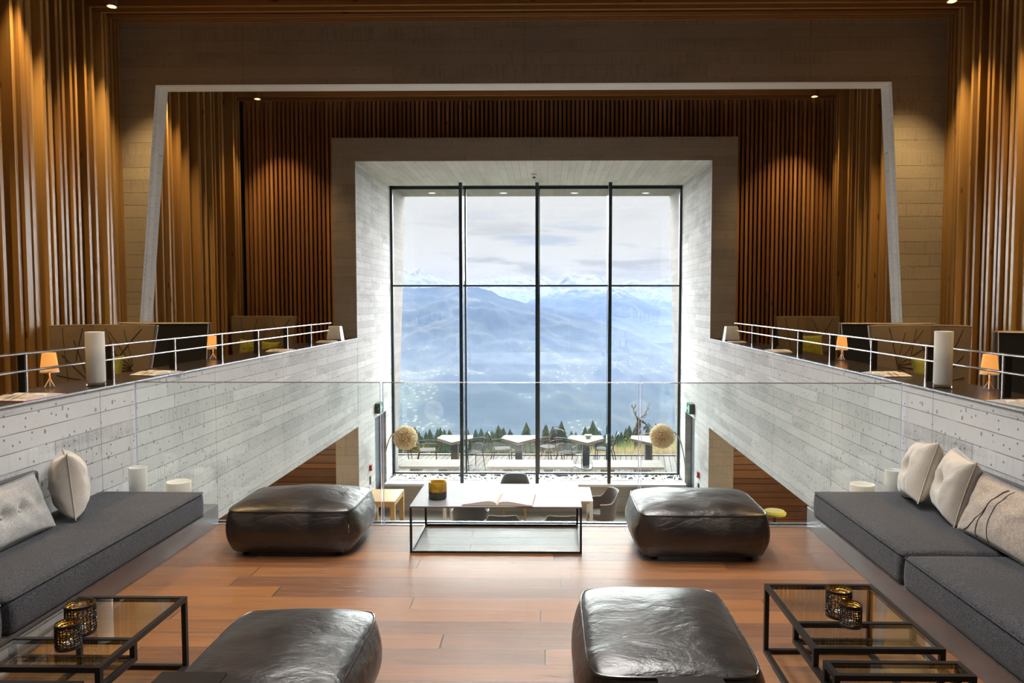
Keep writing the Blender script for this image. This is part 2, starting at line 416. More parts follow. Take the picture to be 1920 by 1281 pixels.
# portal front faces around the niche (facing the lounge)
struct('wall_niche_face', MB().box(XL-.41, XL, YN-.02, YN, MEZ-.8, 4.64).box(XR, XR+.44, YN-.02, YN, MEZ-.8, 4.64).box(XL, XR, YN-.02, YN, 4.25, 4.64), CXZ)
struct('wall_column_left', MB().box(XL-.41, XL, YN-.02, YN, LOW, MEZ-.8), CXZ)
struct('wall_column_right', MB().box(XR, XR+.44, YN-.02, YN, LOW, MEZ-.8), CXZ)
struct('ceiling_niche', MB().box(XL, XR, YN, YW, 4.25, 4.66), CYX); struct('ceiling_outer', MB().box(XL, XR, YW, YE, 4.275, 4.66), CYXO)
# sill wall under the window
struct('wall_sill', MB().box(XL, XR, 15.28, YW+.1, LOW, -2.02), CXZ)
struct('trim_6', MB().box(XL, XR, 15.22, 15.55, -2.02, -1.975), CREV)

# big trapezoid portal
pl = at(229, 300, Y=YP).x; pr = at(1748, 300, Y=YP).x; pt = at(980, 43, Y=YP).z
tl, bl = at(292, 162, Y=YP), at(262, 608, Y=YP); tr, br = at(1672, 151, Y=YP), at(1692, 605, Y=YP)
def ext(t_, b_, z): k = (z-t_.z)/(b_.z-t_.z); return t_.x+(b_.x-t_.x)*k
TZ = (tl.z+tr.z)/2
lb, rb = ext(tl, bl, MEZ), ext(tr, br, MEZ)
zt = CEILZ0 = 5.60
b = MB()
b.cur = 0
b.prism([(pl-.4, MEZ), (lb, MEZ), (tl.x, TZ), (tl.x, zt), (pl-.4, zt)], 'y', YP, YP2)
b.prism([(pr+.4, MEZ), (rb, MEZ), (tr.x, TZ), (tr.x, zt), (pr+.4, zt)], 'y', YP, YP2)
b.prism([(tl.x, TZ), (tr.x, TZ), (tr.x, zt), (tl.x, zt)], 'y', YP, YP2)
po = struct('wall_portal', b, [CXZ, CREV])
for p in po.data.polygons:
    if abs(p.normal.y) < .5 and (pl < p.center.x < pr): p.material_index = 1  # reveal faces take the tone that carries the window light

# slatted gallery walls and ceiling: boards that run up one wall, across and down the other
CEILZ = 5.60
struct('ceiling', MB().box(GL-.1, GR+.1, -3, YN+.4, CEILZ, CEILZ+.15), BACKBR)
struct('wall_left', MB().box(GL-.12, GL-.02, -3, YN+.4, MEZ-.3, CEILZ), BACKBR)
struct('wall_right', MB().box(GR+.02, GR+.12, -3, YN+.4, MEZ-.3, CEILZ), BACKBR)
struct('wall_rear', MB().box(GL-.1, GR+.1, -3.15, -3.0, -.4, CEILZ), W_BACK)
rng = random.Random(11)
sl, sr, sc = MB(), MB(), MB()
y = 1.0
while y < YN+.1:
    inside = YP-.03 < y < YP2+.03
    if not inside:
        t_ = .044
        dl = rng.choice([.10, .13, .16, .19, .22]); dt = rng.choice([.13, .18, .24, .30])
        near = min(abs(y-YP), abs(y-YP2))
        if near < .35: dl = .10; dt = .26
        j = rng.uniform(-.004, .004)
        sl.box(GL-.02, GL+dl, y, y+t_, MEZ, CEILZ-dt)
        sr.box(GR-dl, GR+.02, y, y+t_, MEZ, CEILZ-dt)
        sc.box(GL-.02, GR+.02, y, y+t_, CEILZ-dt, CEILZ)
    y += rng.choice([.078, .105, .14, .175])
struct('wall_slats_left', sl, W_SIDE); struct('wall_slats_right', sr, W_SIDE); struct('ceiling_slats', sc, W_CEIL)
# back wall
struct('wall_back', MB().box(GL-.1, XL-.41, YN+.42, YN+.55, MEZ-.5, CEILZ).box(XR+.44, GR+.1, YN+.42, YN+.55, MEZ-.5, CEILZ).box(XL-.41, XR+.44, YN+.42, YN+.55, 4.68, CEILZ), BACKING)
b = MB(); x = GL+.12
ctop = CEILZ-.2
while x < GR-.1:
    over = XL-.43 < x < XR+.42
    b.box(x, x+.044, YN+.30, YN+.36+rng.choice([0, .03]), (4.66 if over else MEZ), ctop)
    x += .0775
struct('wall_slats_back', b, W_BACK)
b = MB(); z = LOW; k = 0
while z < -.1:
    h = (.10, .155)[k % 2]; b.box(GL, XL-.41, YN+.40, YN+.42, z, z+h-.012); b.box(XR+.44, GR, YN+.40, YN+.42, z, z+h-.012); z += h; k += 1
struct('wall_planks_low', b, W_LOW)
struct('wall_back_low', MB().box(GL, XL-.41, YN+.42, YN+.5, LOW, .1).box(XR+.44, GR, YN+.42, YN+.5, LOW, .1), BACKING)

# downlights in the slatted ceiling
HOT = emit('hot_lamp', (1, .62, .25), 60.); HOUS = plain('downlight_ring', (.5, .42, .3), .3, .8)
dls = [(-5.12, 4.6), (-5.12, 6.2), (-5.12, 7.5), (-5.10, 8.85), (-5.12, 10.6), (-4.95, 12.85)]
for sgn in (0, 1):
    for i, (x, y) in enumerate(dls):
        X = x if not sgn else -x-.46
        where = ('left', 'right')[sgn]
        t_ = thing('downlight', 'small round recessed ceiling downlight between slats, %s gallery, %s' % (where, ['far behind the lounge', 'above the near settee', 'over the slatted wall', 'just before the concrete portal', 'just beyond the portal', 'in the corner by the back wall'][i]), 'ceiling light', (X, y, CEILZ-.36), 0, 'recessed downlights over the %s gallery' % where)
        MB().lathe([(.052, .0), (.06, 0), (.06, .22), (.052, .22)], 20, capb=False, capt=False).build('ring', HOUS, t_, smooth=True)
        MB().lathe([(.03, .05), (.03, .07)], 16).build('bulb', HOT, t_)
        light('spot', 'SPOT', (0, 0, -.02), 300 if i != 5 else 220, (1, .65, .26), (0, R(-7 if not sgn else 7), 0), t_, spot_size=R(78), spot_blend=.7, shadow_soft_size=.04)

# ------------------------------------------------------------------ big window
wz0, wz1 = -1.975, 4.29
win = tag(MB().box(XL, XR, YW-.03, YW+.05, wz1-.10, wz1-.0).box(XL, XR, YW-.12, YW, wz1-.05, wz1-.02).box(XL, XL+.05, YW-.03, YW+.05, wz0, wz1).box(XR-.05, XR, YW-.03, YW+.05, wz0, wz1).box(XL, XR, YW-.03, YW+.05, wz0-.02, wz0+.05).build('window_1', FRAMEG, bevel=.004), 'tall dark-framed panorama window at the end of the hall', None, None, 'structure')
mx = [at(px, 600, Y=YW).x for px in (873.5, 1011, 1139)]
fx = [at(px, 600, Y=15.3).x for px in (863.5, 1004, 1142)]
edges = [XL]+mx+[XR]
tz = at(1000, 536, Y=YW).z
for i in range(3):
    MB().box(mx[i]-.016, mx[i]+.016, YW-.03, YW+.04, wz0, wz1).build('mullion', FRAMEG, win)
    xx = (mx[i]+fx[i])/2
    MB().box(xx-.035, xx+.035, 15.30, 15.36, -2.02, 4.21).build('mullion_post', FRAMEG, win)
    MB().box(xx-.008, xx+.008, 15.36, YW-.03, -1.97, 4.20).build('glass_fin', BALG, win)
MB().box(XL, XR, YW-.03, YW+.03, tz-.018, tz+.018).build('transom', FRAMEG, win)
for i in range(4):
    MB().box(edges[i]+.02, edges[i+1]-.02, YW, YW+.012, wz0, wz1-.05).build('glass_pane', GLASS, win)
# white lattice grille between sill and glass
rg = random.Random(5); b = MB()
gx0, gx1, gy0, gy1, gz = XL+.02, XR-.02, 15.58, YW-.05, -1.965
b.box(gx0, gx1, gy0-.03, gy0, gz-.012, gz+.004).box(gx0, gx1, gy1, gy1+.03, gz-.012, gz+.004)
x = gx0
while x < gx1:
    for _ in range(2):
        a0 = Vector((min(max(x+rg.uniform(-.1, .1), gx0), gx1), gy0, gz)); a1 = Vector((min(max(x+rg.uniform(-.28, .28), gx0), gx1), gy1, gz)); b.bar(a0, a1, .022, .012)
    yy = rg.uniform(gy0+.05, gy1-.05); b.bar((x, yy, gz), (min(x+rg.uniform(.12, .3), gx1), yy+rg.uniform(-.12, .12), gz), .02, .012)
    x += .115
tag(b.build('vent_grille', WHITEC), 'white vent grille of irregular crossing bars on the sill under the big window', 'grille')
struct('floor_grille_pit', MB().box(XL, XR, 15.55, YW, -2.02, -1.99), BLACKM)
# smoke detector
sd = thing('smoke_detector', 'small round smoke detector under the board-marked niche ceiling', 'smoke detector', at(1001, 327, z=4.25))
MB().lathe([(.055, 0), (.055, -.03), (.04, -.045)], 24).build('housing', WHITEC, sd, smooth=True)
MB().lathe([(.032, -.045), (.030, -.075), (.01, -.08)], 20).build('sensor_head', plain('grey_plastic', (.2, .2, .2), .5), sd, smooth=True)
# terrace soffit lights
for i, px in enumerate((810, 944, 1077, 1211)):
    p = at(px, 361.5, z=4.275); p.z = 4.275
    nm = ['leftmost', 'second from left', 'third from left', 'rightmost'][i]
    t_ = thing('soffit_light', 'round white recessed light in the concrete soffit outside the glass, %s' % nm, 'ceiling light', p, 0, 'recessed soffit lights outside the window')
    MB().lathe([(.075, -.012), (.095, -.012), (.095, 0), (.075, 0)], 24, capb=False, capt=False).build('ring', WHITEC, t_)
    MB().lathe([(.074, -.008), (.074, -.002)], 24).build('lens', emit('soffit_lens', (1, .98, .95), 2.2), t_)

# unseen ceiling lamps added above the lounge and void as general fill
for i, (x, y) in enumerate([(sx_, y_) for y_ in (2.4, 4.3, 6.0, 7.7) for sx_ in (-.85, .33)]):
    t_ = thing('downlight', 'added unseen fill lamp over the lounge, %s row, %s of centre' % (['rearmost', 'second', 'third', 'foremost'][i//2], ['left', 'right'][i % 2]), 'ceiling light', (x, y, CEILZ-.36), 0, 'added fill lamps over the lounge')
    MB().lathe([(.052, .0), (.06, 0), (.06, .3), (.052, .3)], 20, capb=False, capt=False).build('ring', HOUS, t_, smooth=True)
    MB().lathe([(.03, .05), (.03, .07)], 16).build('bulb', HOT, t_)
    light('spot', 'SPOT', (0, 0, -.02), LOUNGE_FILL_W, (1, .96, .92), (0, 0, 0), t_, spot_size=R(112), spot_blend=1., shadow_soft_size=.25)

# ------------------------------------------------------------------ glass balustrade
jx = [XL+.03, at(716, 800, Y=YG).x, at(1200, 800, Y=YG).x, XR-.03]
GT = at(960, 718, Y=YG).z
for i in range(3):
    t_ = thing('glass_balustrade', ['left pane of the frameless glass balustrade in front of the left parapet', 'middle pane of the frameless glass balustrade in front of the big window', 'right pane of the frameless glass balustrade in front of the right parapet'][i], 'glass railing', ((jx[i]+jx[i+1])/2, YG, -.06), 0, 'glass balustrade panes')
    hw = (jx[i+1]-jx[i])/2-.012
    MB().box(-hw, hw, -.008, .008, 0, GT+.058).build('pane', BALG, t_)
    MB().box(-hw, hw, -.008, .008, GT+.059, GT+.064).build('top_edge', plain('dark_edge_trim', (.14, .12, .11), .3), t_)  # dark trim along the top of the pane
    for ex in (-hw-.004, hw): MB().box(ex, ex+.004, -.008, .008, .06, GT+.058).build('edge_glint', GEDGE, t_)  # pale strips painted as the glint down both pane ends

# ------------------------------------------------------------------ steel guard rails on the ledges
PY = [4.04, 5.08, 6.11, 7.14, 8.18, 9.22, 10.26, 11.29]
for sx, xr, nm in ((-1, -3.60, 'left'), (1, 3.08, 'right')):
    t_ = thing('guard_rail', 'two-bar polished steel rail on the %s ledge in front of the settees' % nm, 'railing', (xr, 0, ZL), 0, 'steel rails on the ledges')
    for z in (.17, .29):
        MB().tube([(0, 1.2, z), (0, 12.35, z)], .0095, 10).build('rail', CHROME, t_, smooth=True)
    for y in PY:
        MB().box(min(0, sx*.055), max(0, sx*.055), y-.006, y+.006, 0, .285).build('post', STEEL, t_)
        MB().box(-.006, .006, y-.007, y+.007, 0, .30).build('post_edge', CHROME, t_)

# ------------------------------------------------------------------ vases
def frosted():
    m_, n = mat('frosted_white_glass'); z = n.sep(n.obj())[2]
    c = n.mix(n.noise(n.obj(), 5., 4, .6), (.93, .93, .90, 1), (.74, .74, .68, 1))
    n.out(n.n('ShaderNodeMixShader', None, i0=.35, i1=n.bsdf(Base_Color=c, Roughness=.16, Specular_IOR_Level=.6, Coat_Weight=.3), i2=n.n('ShaderNodeBsdfTranslucent', None, Color=c))); return m_
FROST = frosted(); WAX = plain('candle_wax', (.86, .80, .66), .55)
CLEAR = glass('clear_base_glass', (.93, .97, .95), boost=2.)
def vase(loc, h, r, label, group=None):
    t_ = thing('glass_vase', label, 'vase', loc, 0, group)
    MB().lathe([(r*.94, .0), (r, .006), (r, .026), (r*.9, .028)], 40).build('clear_base', CLEAR, t_, smooth=True)
    MB().lathe([(.001, .029), (r*.93, .029), (r, .04), (r, h), (r-.005, h+.002), (r-.009, h-.003), (r-.011, .05), (.001, .045)], 48, capb=False, capt=False).build('frosted_body', FROST, t_, smooth=True)
    MB().lathe([(.001, .05), (r*.8, .05), (r*.8, h*.62), (r*.7, h*.64), (.001, h*.63)], 32, capb=False, capt=False).build('candle', WAX, t_, smooth=True)
vg = 'tall white cylinder vases on the ledges'
p = at(173, 720, z=ZL); vase((-3.47, 5.66, ZL), .415, .067, 'tall frosted white cylinder vase on the left ledge by the rail', vg)
vase((2.96, 5.62, ZL), .425, .065, 'tall frosted white cylinder vase on the right ledge by the rail', vg)
PLZ = .17
vg = 'white glass candle vases behind the sofa ends'
vase((-3.20, 5.72, PLZ), .335, .066, 'taller white glass candle vase behind the end of the left sofa', vg)
vase((-2.90, 5.76, PLZ), .215, .09, 'low wide white glass candle vase behind the end of the left sofa', vg)
vase((2.665, 5.72, PLZ), .335, .066, 'taller white glass candle vase behind the end of the right sofa', vg)
vase((2.44, 5.76, PLZ), .215, .09, 'low wide white glass candle vase behind the end of the right sofa', vg)
# tapered lanterns at the far ends of the ledges
for px, x, nm in ((637, -3.56, 'left'), (1358, 3.05, 'right')):
    p = at(px, 636, z=ZL)
    t_ = thing('tapered_lantern', 'cream tapered square glass lantern at the far end of the %s ledge' % nm, 'lantern', (x, 12.45, ZL), 0, 'cream lanterns at the ledge ends')
    MB().hexa([(-.125, -.1, 0), (.125, -.1, 0), (.125, .1, 0), (-.125, .1, 0), (-.095, -.08, .235), (.095, -.08, .235), (.095, .08, .235), (-.095, .08, .235)]).build('glass_shade', FROST, t_, bevel=.012, bseg=3)
    MB().box(-.128, .128, -.103, .103, -.0, .012).build('base_plate', STEEL, t_)

# ------------------------------------------------------------------ open books
def page_mat(seed, dark=0):
    m_, n = mat('printed_pages_%d' % seed); v = n.obj(); x, y, z = n.sep(v)
    pic = n.noise(n.comb(n.m('ADD', x, seed*3.), y, 0.), 9., 5, .6, 1.2)
    a = n.m('MULTIPLY', n.smooth(n.m('ABSOLUTE', x), .045, .048), n.smooth(n.m('ABSOLUTE', x), .262, .259))
    pc = n.ramp(pic, (.3, (.20, .16, .13) if dark else (.52, .50, .46)), (.5, (.44, .36, .28) if dark else (.56, .55, .54)), (.7, (.60, .56, .50) if dark else (.62, .62, .61)))
    c = n.mix(a, (.42, .39, .35, 1) if not dark else (.6, .58, .55, 1), pc)
    n.out(n.bsdf(Base_Color=c, Roughness=.4, Specular_IOR_Level=.4)); return m_
PAGEE = plain('page_edges', (.72, .68, .60), .8, 0, .4, 300., .2)
COVT = plain('tan_cover', (.30, .17, .11), .6); COVR = plain('crimson_cover', (.45, .03, .08), .5); COVB = plain('dark_cover', (.04, .03, .035), .5); COVW = plain('white_cover', (.75, .74, .72), .5)
def book(loc, rz, s, label, pages, cover, group=None, hgt=1.):
    t_ = thing('open_book', label, 'book', loc, rz, group); t_.scale = (s, s, s)
    W_, D_ = .31, .20
    def arch(u): return (.008+.034*hgt*math.sin(math.pi*min(1, (1-u)*1.0)**.62)*(.35+.65*(1-u)) + .004)
    for sg in (-1, 1):
        N_ = 18; top = []; bot = []
        for i in range(N_+1):
            u = i/N_; x = sg*u*W_
            zt_ = .010 + .042*hgt*(math.sin(math.pi*(u**.55))*.85)*(1-u*.35) if u > 0 else .006
            top.append((x, zt_)); bot.append((x, .005+.0*u))
        b = MB()
        for (a0, a1), (c0, c1) in zip(zip(top, top[1:]), zip(bot, bot[1:])):
            b.hexa([(c0[0], -D_, c0[1]), (c1[0], -D_, c1[1]), (c1[0], D_, c1[1]), (c0[0], D_, c0[1]), (a0[0], -D_, a0[1]), (a1[0], -D_, a1[1]), (a1[0], D_, a1[1]), (a0[0], D_, a0[1])])
        b.build('page_block', PAGEE, t_)
        pts = [(x, yy, z+.0012) for yy in (-D_, D_) for x, z in top]
        MB().grid(pts, N_+1, 2).build('printed_page', pages, t_, smooth=True)
    b = MB(); b.box(-W_-.008, -.012, -D_-.006, D_+.006, 0, .004).box(.012, W_+.008, -D_-.006, D_+.006, 0, .004).box(-.012, .012, -D_-.006, D_+.006, 0, .003)
    b.build('cover', cover, t_)
    return t_
LIGHTP, DARKP, MIXP = page_mat(1), page_mat(2, 1), page_mat(3, 1)
bg_ = 'open picture books on the ledges'
lb_ = [(-3.50, 4.95, 1.50, .62, 'open picture book with a crimson cover on the near end of the left ledge', DARKP, COVR),
       (-3.50, 6.62, 1.35, .62, 'open picture book with dark photo pages on the left ledge before the black settee', DARKP, COVB),
       (-3.50, 9.72, 1.45, .58, 'open picture book with white cover on the left ledge before the far settee', MIXP, COVW),
       (-3.52, 11.85, 1.5, .58, 'open picture book beside the cream lantern on the left ledge', MIXP, COVW),
       (3.01, 4.72, 1.70, .62, 'open book with fanned white pages at the near end of the right ledge', DARKP, COVT),
       (2.99, 6.62, 1.70, .62, 'open book with olive-toned pages on the right ledge before the tan settee', DARKP, COVB),
       (2.99, 9.72, 1.62, .58, 'open book with pale pages on the right ledge before the far settee', LIGHTP, COVW),
       (2.99, 11.85, 1.62, .55, 'open book beside the cream lantern on the right ledge', MIXP, COVB)]
for x, y, rz, s, lab, pg, cv in lb_: book((x, y, ZL), rz, s, lab, pg, cv, bg_)

# ------------------------------------------------------------------ small table lamps
SHADE, n = mat('glowing_lamp_shade'); zz = n.sep(n.obj())[2]
n.out(n.n('ShaderNodeAddShader', None, i0=n.bsdf(Base_Color=(.62, .26, .07, 1), Roughness=.7), i1=n.n('ShaderNodeEmission', None, Color=(1, .42, .09, 1), Strength=.62)))
def lamp(loc, label):
    t_ = thing('table_lamp', label, 'lamp', loc, 0, 'small orange table lamps on the ledges')
    MB().lathe([(.062, .125), (.046, .262), (.044, .262), (.060, .125)], 32, capb=False, capt=False).build('lamp_shade', SHADE, t_, smooth=True)
    MB().lathe([(.064, .115), (.062, .126), (.060, .115)], 32, capb=False, capt=False).build('shade_rim', WHITEC, t_, smooth=True)
    MB().tube([(0, 0, .01), (0, 0, .15)], .005, 10).tube([(0, 0, .07), (.035, 0, .006)], .004, 8).tube([(0, 0, .07), (-.02, .03, .006)], .004, 8).tube([(0, 0, .07), (-.02, -.03, .006)], .004, 8).build('stem', WHITEC, t_, smooth=True)
    MB().lathe([(.018, .13), (.02, .18), (.012, .2)], 16).build('bulb', emit('lamp_bulb', (1, .6, .25), 14.), t_, smooth=True)
    light('lamp_light', 'POINT', (0, 0, .16), .8, (1, .6, .25), parent=t_, shadow_soft_size=.03)
lamp((-3.755, 5.55, ZL), 'small glowing orange table lamp on the left ledge, nearest the sofa')
lamp((-3.755, 8.30, ZL), 'small glowing orange table lamp on the left ledge past the black settee')
lamp((3.235, 5.50, ZL), 'small glowing orange table lamp on the right ledge, nearest the sofa')
lamp((3.235, 8.25, ZL), 'small glowing orange table lamp on the right ledge behind the black settee')

# ------------------------------------------------------------------ cushions
def pillow_mesh(w_, h_, t_, dents=(), n_=30, seed=0, sag=.0, wr=1.):
    vs = []; fs = []
    def P(u, v, s_):
        ax = 1-.10*(1-v*v)**1.0; ay = 1-.10*(1-u*u)**1.0
        x = u*w_/2*ax; y = v*h_/2*ay
        e = max(0, (1-abs(u)**2.4))**.42*max(0, (1-abs(v)**2.4))**.42
        z = t_/2*e
        for (du, dv, r_, dp) in dents:
            q = ((u-du)*w_/2/r_)**2+((v-dv)*h_/2/r_)**2; z -= dp*math.exp(-q)
        z += wr*e*.006*noise.noise(Vector((u*3+seed, v*3, s_*2)))*2 + wr*e*.004*noise.noise(Vector((u*9+seed, v*4, s_)))
        # radial wrinkles at the corners
        c_ = min(1, (abs(u)*abs(v))**2)
        z += wr*c_*e*.010*math.sin(14*math.atan2(1.05-abs(v), 1.05-abs(u))+seed)
        z = max(z, .001*e)
        return (x, y-sag*(1-u*u)*(v > 0)*v*h_*.3, z*s_)
    m_ = n_+1
    for s_ in (1, -1):
        for j in range(m_):
            for i in range(m_):
                vs.append(P(-1+2*i/n_, -1+2*j/n_, s_))
    o = m_*m_
    b = MB(); f1 = [(j*m_+i, j*m_+i+1, (j+1)*m_+i+1, (j+1)*m_+i) for j in range(n_) for i in range(n_)]
    # weld the border of the back to the front
    idx = list(range(2*o))
    for j in range(m_):
        for i in range(m_):
            if i in (0, n_) or j in (0, n_): idx[o+j*m_+i] = j*m_+i
    f2 = [tuple(idx[o+k] for k in f[::-1]) for f in f1]
    b.add(vs, f1+f2)
    edge = [P(-1+2*i/n_, -1, 1) for i in range(n_)]+[P(1, -1+2*j/n_, 1) for j in range(n_)]+[P(1-2*i/n_, 1, 1) for i in range(n_)]+[P(-1, 1-2*j/n_, 1) for j in range(n_)]
    return b, edge, P
def frame(o, loc, normal, up):
    z = Vector(normal).normalized(); y = Vector(up); y = (y-z*y.dot(z)).normalized(); x = y.cross(z)
    m_ = Matrix((x, y, z)).transposed().to_4x4(); m_.translation = Vector(loc); o.matrix_world = m_
def pillow(label, w_, h_, t_, mat_, loc, normal, up, dents=(), buttons=(), seed=0, group=None, seams=None, bmat=None, sag=0, name='scatter_cushion', wr=1.):
    t = thing(name, label, 'cushion', (0, 0, 0), 0, group)
    b, edge, P = pillow_mesh(w_, h_, t_, dents, seed=seed, sag=sag, wr=wr)
    b.build('cover', mat_, t, smooth=True, sub=1, angle=180)
    MB().tube(edge, .0035, 6, closed=True).build('edge_seam', bmat or mat_, t, smooth=True)
    for (u, v) in buttons:
        p = P(u, v, 1); MB().lathe([(.001, 0), (.013, .0), (.016, .006), (.012, .013), (.001, .016)], 20, capb=False, capt=False).build('button', bmat or mat_, t, loc=(p[0], p[1], p[2]-.001), smooth=True)
    if seams:
        for sm in seams:
            MB().tube([Vector(P(u, v, 1))+Vector((0, 0, .001)) for u, v in sm], .0028, 6).build('seam', STITCH, t, smooth=True)
    frame(t, loc, normal, up); return t

# ------------------------------------------------------------------ sofas
def cushion_box(b, x0, x1, y0, y1, z0, z1, nx=10, ny=16, puff=.012, r=.03, seed=0):
    # softly filled box: every face is a grid with rounded edges
    def S(p):
        c = Vector(((x0+x1)/2, (y0+y1)/2, (z0+z1)/2)); h = Vector(((x1-x0)/2, (y1-y0)/2, (z1-z0)/2)); q = Vector(p)-c
        inner = Vector([max(-h[i]+r, min(h[i]-r, q[i])) for i in range(3)]); d_ = q-inner
        o_ = inner+(d_.normalized()*r if d_.length > 1e-6 else d_)
        fz = (1-(q.x/h.x)**4)*(1-(q.y/h.y)**4)
        w_ = noise.noise(Vector((p[0]*2+seed, p[1]*1.2, p[2]*3)))
        if abs(q.z) > h.z-.001: o_.z += math.copysign(puff*fz, q.z)+w_*.006
        else: o_ *= 1; o_.x += math.copysign(puff*.8, q.x)*(1-(q.z/h.z)**2)*(abs(q.x) > h.x-.001)+w_*.004*(abs(q.x) > h.x-.001)
        return c+o_
    def face(f, nu, nv):
        pts = [S(f(i/nu, j/nv)) for j in range(nv+1) for i in range(nu+1)]
        b.grid(pts, nu+1, nv+1)
    X = lambda t: x0+(x1-x0)*t; Y = lambda t: y0+(y1-y0)*t; Z = lambda t: z0+(z1-z0)*t
    e = lambda t: (1-math.cos(math.pi*t))/2 if True else t
    face(lambda u, v: (X(e(u)), Y(e(v)), z1), nx*2, ny*2); face(lambda u, v: (X(e(u)), Y(e(v)), z0), nx, ny)
    face(lambda u, v: (X(e(u)), y0, Z(e(v))), nx, 8); face(lambda u, v: (X(e(u)), y1, Z(e(v))), nx, 8)
    face(lambda u, v: (x0, Y(e(u)), Z(e(v))), ny*2, 8); face(lambda u, v: (x1, Y(e(u)), Z(e(v))), ny*2, 8)
    return b
def ring(x0, x1, y0, y1, z, r=.03, k=5):
    pts = []
    for cx, cy, a in ((x1-r, y1-r, 0), (x0+r, y1-r, 90), (x0+r, y0+r, 180), (x1-r, y0+r, 270)):
        for i in range(k+1): an = R(a+90*i/k); pts.append((cx+r*math.cos(an), cy+r*math.sin(an), z))
    return pts
CT = .372
def sofa(label, wall, sg, plat_front, cfront, segs, brange):
    t_ = thing('bench_sofa', label, 'sofa', (wall, 0, 0), 0, 'charcoal bench sofas along the parapets')
    def rel(a): return a-wall
    a, b_ = sorted((0.002*sg, rel(plat_front)))
    pb = MB(); y1 = 5.895
    pb.box(a, b_, -1.0, y1, 0, PLZ)
    fr_ = rel(plat_front)
    f0, f1 = sorted((fr_, fr_-.012*sg))
    pb.build('platform', PLATF, t_, bevel=.002, bseg=1)
    for i, (ya, yb) in enumerate(segs):
        a, b_ = sorted((.012*sg, rel(cfront)))
        c = cushion_box(MB(), a, b_, ya, yb, PLZ+.002, CT, seed=i*7+wall).build('seat_cushion', CHAR, t_, smooth=True, angle=180)
        for z in (CT-.012, PLZ+.014):
            MB().tube(ring(a-.003, b_+.003, ya-.003, yb+.003, z, .03), .0032, 6, closed=True).build('piping', CHAR, c, smooth=True)
    a, b_ = sorted((.004*sg, .06*sg))
    bb = MB().box(a, b_, -1.0, brange, .50, .70).build('back_roll', plain('grey_leather_back', (.075, .08, .08), .4), t_, bevel=.022, bseg=4)
    return t_
sofa('charcoal wool bench sofa on a blackened steel platform along the left parapet', XL, 1, -2.655, -2.59, [(3.47, 5.515), (1.42, 3.435), (-.7, 1.38)], 4.78)
sofa('charcoal wool bench sofa on a blackened steel platform along the right parapet', XR, -1, 2.065, 2.01, [(4.20, 5.60), (2.2, 4.17), (.1, 2.15)], 4.9)
# left cushions
sg_ = 'scatter cushions on the sofas'
pillow('plump beige cushion standing on its edge on the left sofa', .43, .43, .23, BEIGE, (-3.17, 4.84, CT+.225), (.80, .60, .08), (-.12, 0, 1), [(0, 0, .045, .05)], seed=1, group=sg_)
pillow('long grey wool bolster with two large buttons lying on the left sofa', .80, .38, .17, GREYF, (-3.17, 4.24, CT+.175), (.93, .06, .36), (-.42, 0, 1), [(.23, 0, .05, .05), (-.23, 0, .05, .05), (.68, 0, .05, .03)], [(.23, 0), (-.23, 0)], seed=2, group=sg_)
# right cushions
pillow('beige tufted cushion on the right sofa, the farther of the two leaning squares', .44, .44, .23, BEIGE, (2.62, 5.24, CT+.235), (-.90, .25, .30), (.50, .05, 1), [(0, 0, .06, .08)], [(0, 0)], seed=3, group=sg_)
pillow('beige tufted cushion on the right sofa leaning against the patchwork bolster', .44, .44, .23, BEIGE, (2.65, 4.84, CT+.23), (-.93, .22, .25), (.42, -.15, 1), [(0, 0, .06, .08)], [(0, 0)], seed=4, group=sg_)
pillow('long tan patchwork bolster with curved seams on the right sofa', .84, .40, .19, SUEDE, (2.64, 4.24, CT+.18), (-.92, .0, .38), (.42, 0, 1), [], [], seed=5, group=sg_,
       seams=[[(-.35+.30*t*t, -.95+1.8*t) for t in [i/14 for i in range(15)]], [(-.70+.62*t**.6, -.90+1.75*t) for t in [i/14 for i in range(15)]], [(-.05-.20*t+.3*t*t, -.93+1.8*t) for t in [i/14 for i in range(15)]]])

